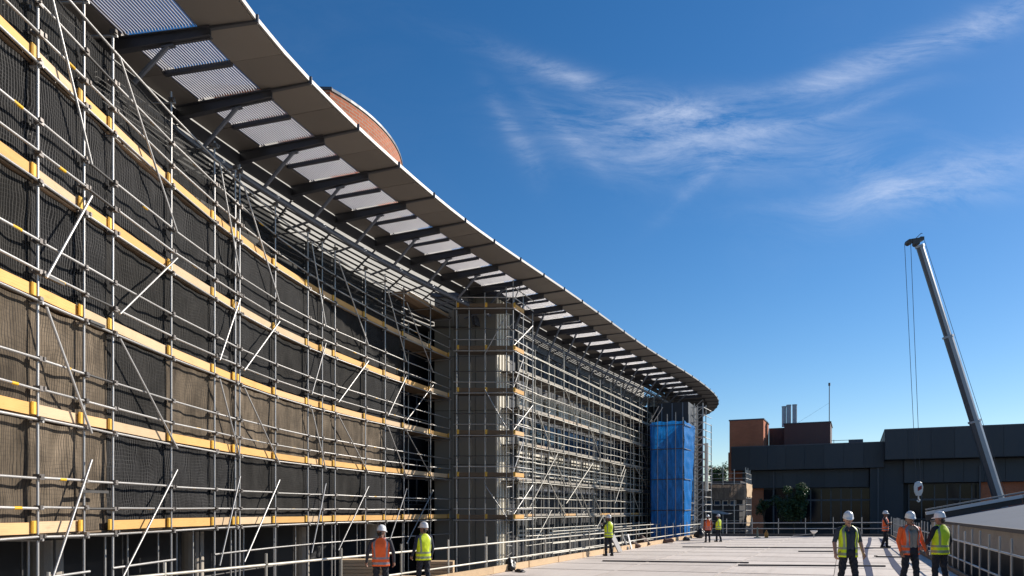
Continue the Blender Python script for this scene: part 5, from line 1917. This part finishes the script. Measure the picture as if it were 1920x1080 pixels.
    tags = ['skin', 'top', 'leg', 'boot', 'hair', 'lip', 'eye', 'sleeve', 'short']
    top = shirt(shirt_col)
    slv = shirt(shirt_col) if not long_sleeve_vest else vest
    me2.materials.clear()
    for mt in (skin, top, NAVY, BOOT, HAIR, LIP, HAIR, slv, shirt(collar) if collar else top):
        me2.materials.append(mt)
    nv = len(me2.vertices)
    co = np.empty(nv * 3)
    me2.vertices.foreach_get('co', co)
    co = co.reshape(-1, 3)
    npoly = len(me2.polygons)
    ctr = np.empty(npoly * 3)
    me2.polygons.foreach_get('center', ctr)
    ctr = ctr.reshape(-1, 3)
    best = np.full(npoly, 1e9)
    idx = np.zeros(npoly, int)
    for (a_, b_, ra, rb, tg) in prim:
        ab = b_ - a_
        l2 = max(1e-9, ab @ ab)
        t = np.clip(((ctr - a_) @ ab) / l2, 0, 1)
        d = np.linalg.norm(ctr - a_ - t[:, None] * ab, axis=1) - (ra + (rb - ra) * t)
        upd = d < best
        best = np.where(upd, d, best)
        idx[upd] = tags.index(tg)
    # cloth folds
    amp = np.where(False, 0, 0.0)
    fold = 0.006 * np.sin(co[:, 2] * 55 + 9 * np.sin(co[:, 0] * 17)) + 0.005 * np.sin(co[:, 2] * 31 + co[:, 0] * 40)
    legmask = ((co[:, 2] > .12) & (co[:, 2] < .88)).astype(float)
    r = np.stack([co[:, 0] - np.sign(co[:, 0]) * .11, co[:, 1]], 1)
    r /= np.maximum(np.linalg.norm(r, axis=1, keepdims=True), 1e-4)
    co[:, :2] += r * (fold * legmask)[:, None]
    co[:, 1] += lean * np.clip(co[:, 2] - .9, 0, 1)
    me2.vertices.foreach_set('co', (co * k).ravel())
    me2.polygons.foreach_set('material_index', idx.astype(np.int32))
    me2.update()
    me2.name = 'person'
    body = bpy.data.objects.new('person', me2)
    COL.objects.link(body)
    body.location = loc
    body.rotation_euler = (0, 0, -math.radians(facing))
    tag(body, label, 'person', group)
    # vest
    rings = [(.83, .205, .150), (.87, .203, .150), (.93, .200, .146), (1.0, .197, .143), (1.05, .194, .141), (1.10, .194, .141), (1.16, .197, .143), (1.22, .203, .146), (1.28, .211, .148), (1.34, .217, .142), (1.39, .218, .125),
             (1.435, .205, .105), (1.475, .165, .088), (1.505, .115, .082), (1.525, .092, .080)]
    NA = 56
    m_ = MB()
    sd = (hash(label) % 97) * 0.1
    sd = sum(ord(c_) for c_ in label) % 97 * 0.1

    def vp(j, i):
        z, wx, wy = rings[j]
        t = 2 * PI * i / NA
        rr_ = 1 + 0.030 * math.sin(5 * t + z * 14 + sd) + 0.022 * math.sin(9 * t - z * 23 + sd * 2)
        if j > 10:
            rr_ = 1 + (rr_ - 1) * .3
        c_, s_ = math.cos(t), math.sin(t)
        e = 0.82
        x = wx * math.copysign(abs(c_) ** e, c_) * rr_
        y = wy * math.copysign(abs(s_) ** e, s_) * rr_
        return Vector((x * width, y + lean * max(0, z - .9), z)) * k
    for j in range(len(rings) - 1):
        for i in range(NA):
            a0, a1 = 2 * PI * i / NA, 2 * PI * (i + 1) / NA
            am = (a0 + a1) / 2
            x = rings[j][1] * math.cos(am)
            frontside = math.sin(am) > 0
            zc = (rings[j][0] + rings[j + 1][0]) / 2
            dev = min(abs(i + .5 - NA / 4), abs(i + .5 - 3 * NA / 4))     # faces away from the front or back middle
            gap = (4 if zc < 1.4 else 5) if open_front else (0 if zc < 1.30 else (1 if zc < 1.39 else (2 if zc < 1.46 else 4)))
            if frontside and dev < gap:
                continue
            mi_ = 0
            if 0.87 < zc < 0.93 or 1.0 < zc < 1.05 or (1.05 < zc < 1.10 and False):
                mi_ = 1
            elif zc > 1.05 and 5 < dev < 8:
                mi_ = 1
            m_.face((vp(j, i), vp(j, i + 1), vp(j + 1, i + 1), vp(j + 1, i)), None, mi_)
    vo = m_.obj('vest', [vest, REFL if vest is HV_O else REFL_D], body, smooth=True)
    bmv = bmesh.new()
    bmv.from_mesh(vo.data)
    bmesh.ops.remove_doubles(bmv, verts=bmv.verts, dist=0.0005)
    bmv.to_mesh(vo.data)
    bmv.free()
    so = vo.modifiers.new('thickness', 'SOLIDIFY')
    so.thickness = 0.006
    # hard hat
    m_ = MB()
    prof = [(0.128, -0.012), (0.130, 0.0), (0.124, 0.012), (0.120, 0.045), (0.108, 0.085), (0.084, 0.118), (0.05, 0.136), (0.018, 0.142), (0.0005, 0.142)]
    n_ = 28
    base_i = len(m_.v)
    for (r_, z) in prof:
        for q_ in range(n_):
            t = 2 * PI * q_ / n_
            x, y = r_ * .85 * math.cos(t), r_ * 1.03 * math.sin(t)
            if z < 0.005 and math.sin(t) > 0.1:
                y += 0.055 * math.sin(t) ** 2
                z2 = z - 0.012 * math.sin(t)
            else:
                z2 = z
            ridge = 0.006 if abs(x) < .022 and z > 0.04 else 0
            m_.v.append(tuple((H(x, y + .005, 1.70 + z2 + ridge) + Vector((0, lean * .75, 0))) * k))
    for j in range(len(prof) - 1):
        for q_ in range(n_):
            q2 = (q_ + 1) % n_
            m_.f.append((j * n_ + q_, j * n_ + q2, (j + 1) * n_ + q2, (j + 1) * n_ + q_))
            m_.mi.append(0)
            m_.uv.append([(0, 0)] * 4)
    m_.obj('hard_hat', HELM, body, smooth=True)
    return body


def stand(px, y, dy=0.0):
    x = (px - CX) / FPX * y
    return Vector((x, y, deck_z((x, y)) + 0.008))


DOWN = ((.26, -.04, 1.14), (.27, .06, .90), 0.3)
person('worker in orange vest seen from behind at the left rail, looking to the right', stand(714, 16.9), -8, 1.66, HV_O, False, (0.035, 0.035, 0.045), 'long',
       ((.30, -.02, 1.16), (.33, .10, .93), 0.5), ((.29, -.05, 1.16), (.30, .05, .93), .4), 0.03, -38, -8, SKIN_DARK, 1.05)
person('worker in yellow vest seen from behind at the left rail, turned to the left', stand(794, 18.7), -38, 1.70, HV_Y, False, (0.016, 0.020, 0.045), 'long',
       ((.25, .02, 1.15), (.25, .16, .95), 0.5), DOWN, 0.04, 20, 4, SKIN_DARK)
person('worker in yellow vest standing alone by the rail halfway along the scaffold', stand(1141, 33.2), -30, 1.80, HV_Y, False, (0.02, 0.02, 0.03), 'long',
       ((.23, .16, 1.22), (.12, .36, 1.36), 0.6), DOWN, 0.02, 15, 0, SKIN_DARK)
person('distant worker in orange vest by the far corner of the deck', stand(1327, 46.5), -5, 1.70, HV_O, False, (0.25, 0.06, 0.03), 'long', DOWN, DOWN, 0.0, 0, 0, SKIN_DARK, voxel=0.011)
person('distant worker in yellow vest beside the one in orange by the far corner', stand(1347, 47.6), -35, 1.72, HV_Y, False, (0.02, 0.02, 0.03), 'long',
       ((.24, .14, 1.18), (.14, .3, 1.2), 0.5), DOWN, 0.04, 0, 0, SKIN_DARK, voxel=0.011)
person('worker in orange vest with folded arms at the far right corner of the deck', stand(1660, 38.0), 125, 1.84, HV_O, False, (0.02, 0.02, 0.03), 'long',
       ((.27, .12, 1.17), (.02, .24, 1.20), 0.7), ((.27, .10, 1.18), (.02, .22, 1.24), 0.7), 0.05, 0, 0, SKIN_DARK, voxel=0.010)
person('worker in open yellow vest over a dark T-shirt walking towards the camera', stand(1590, 17.0), 178, 1.86, HV_Y, True, (0.035, 0.045, 0.062), 'short',
       ((.285, -.02, 1.16), (.30, .08, .93), 0.35), ((.29, -.03, 1.16), (.33, .10, .92), 0.5), 0.13, -14, -10, SKIN, 1.0)
person('worker in open orange jacket over a beige top facing the camera by the right rail', stand(1706, 17.8), 168, 1.84, HV_O, True, (0.30, 0.255, 0.205), 'long',
       ((.275, .03, 1.15), (.27, .17, .93), 0.5), ((.275, -.02, 1.15), (.28, .07, .92), 0.5), 0.06, -15, -6, SKIN_DARK, 1.08, long_sleeve_vest=True)
person('worker in yellow vest seen from behind by the close-posted right rail', stand(1763, 17.9), -22, 1.83, HV_Y, False, (0.012, 0.014, 0.024), 'long',
       ((.28, .06, 1.15), (.24, .24, 1.0), 0.5), DOWN, 0.03, 14, -4, SKIN_DARK, 1.08)
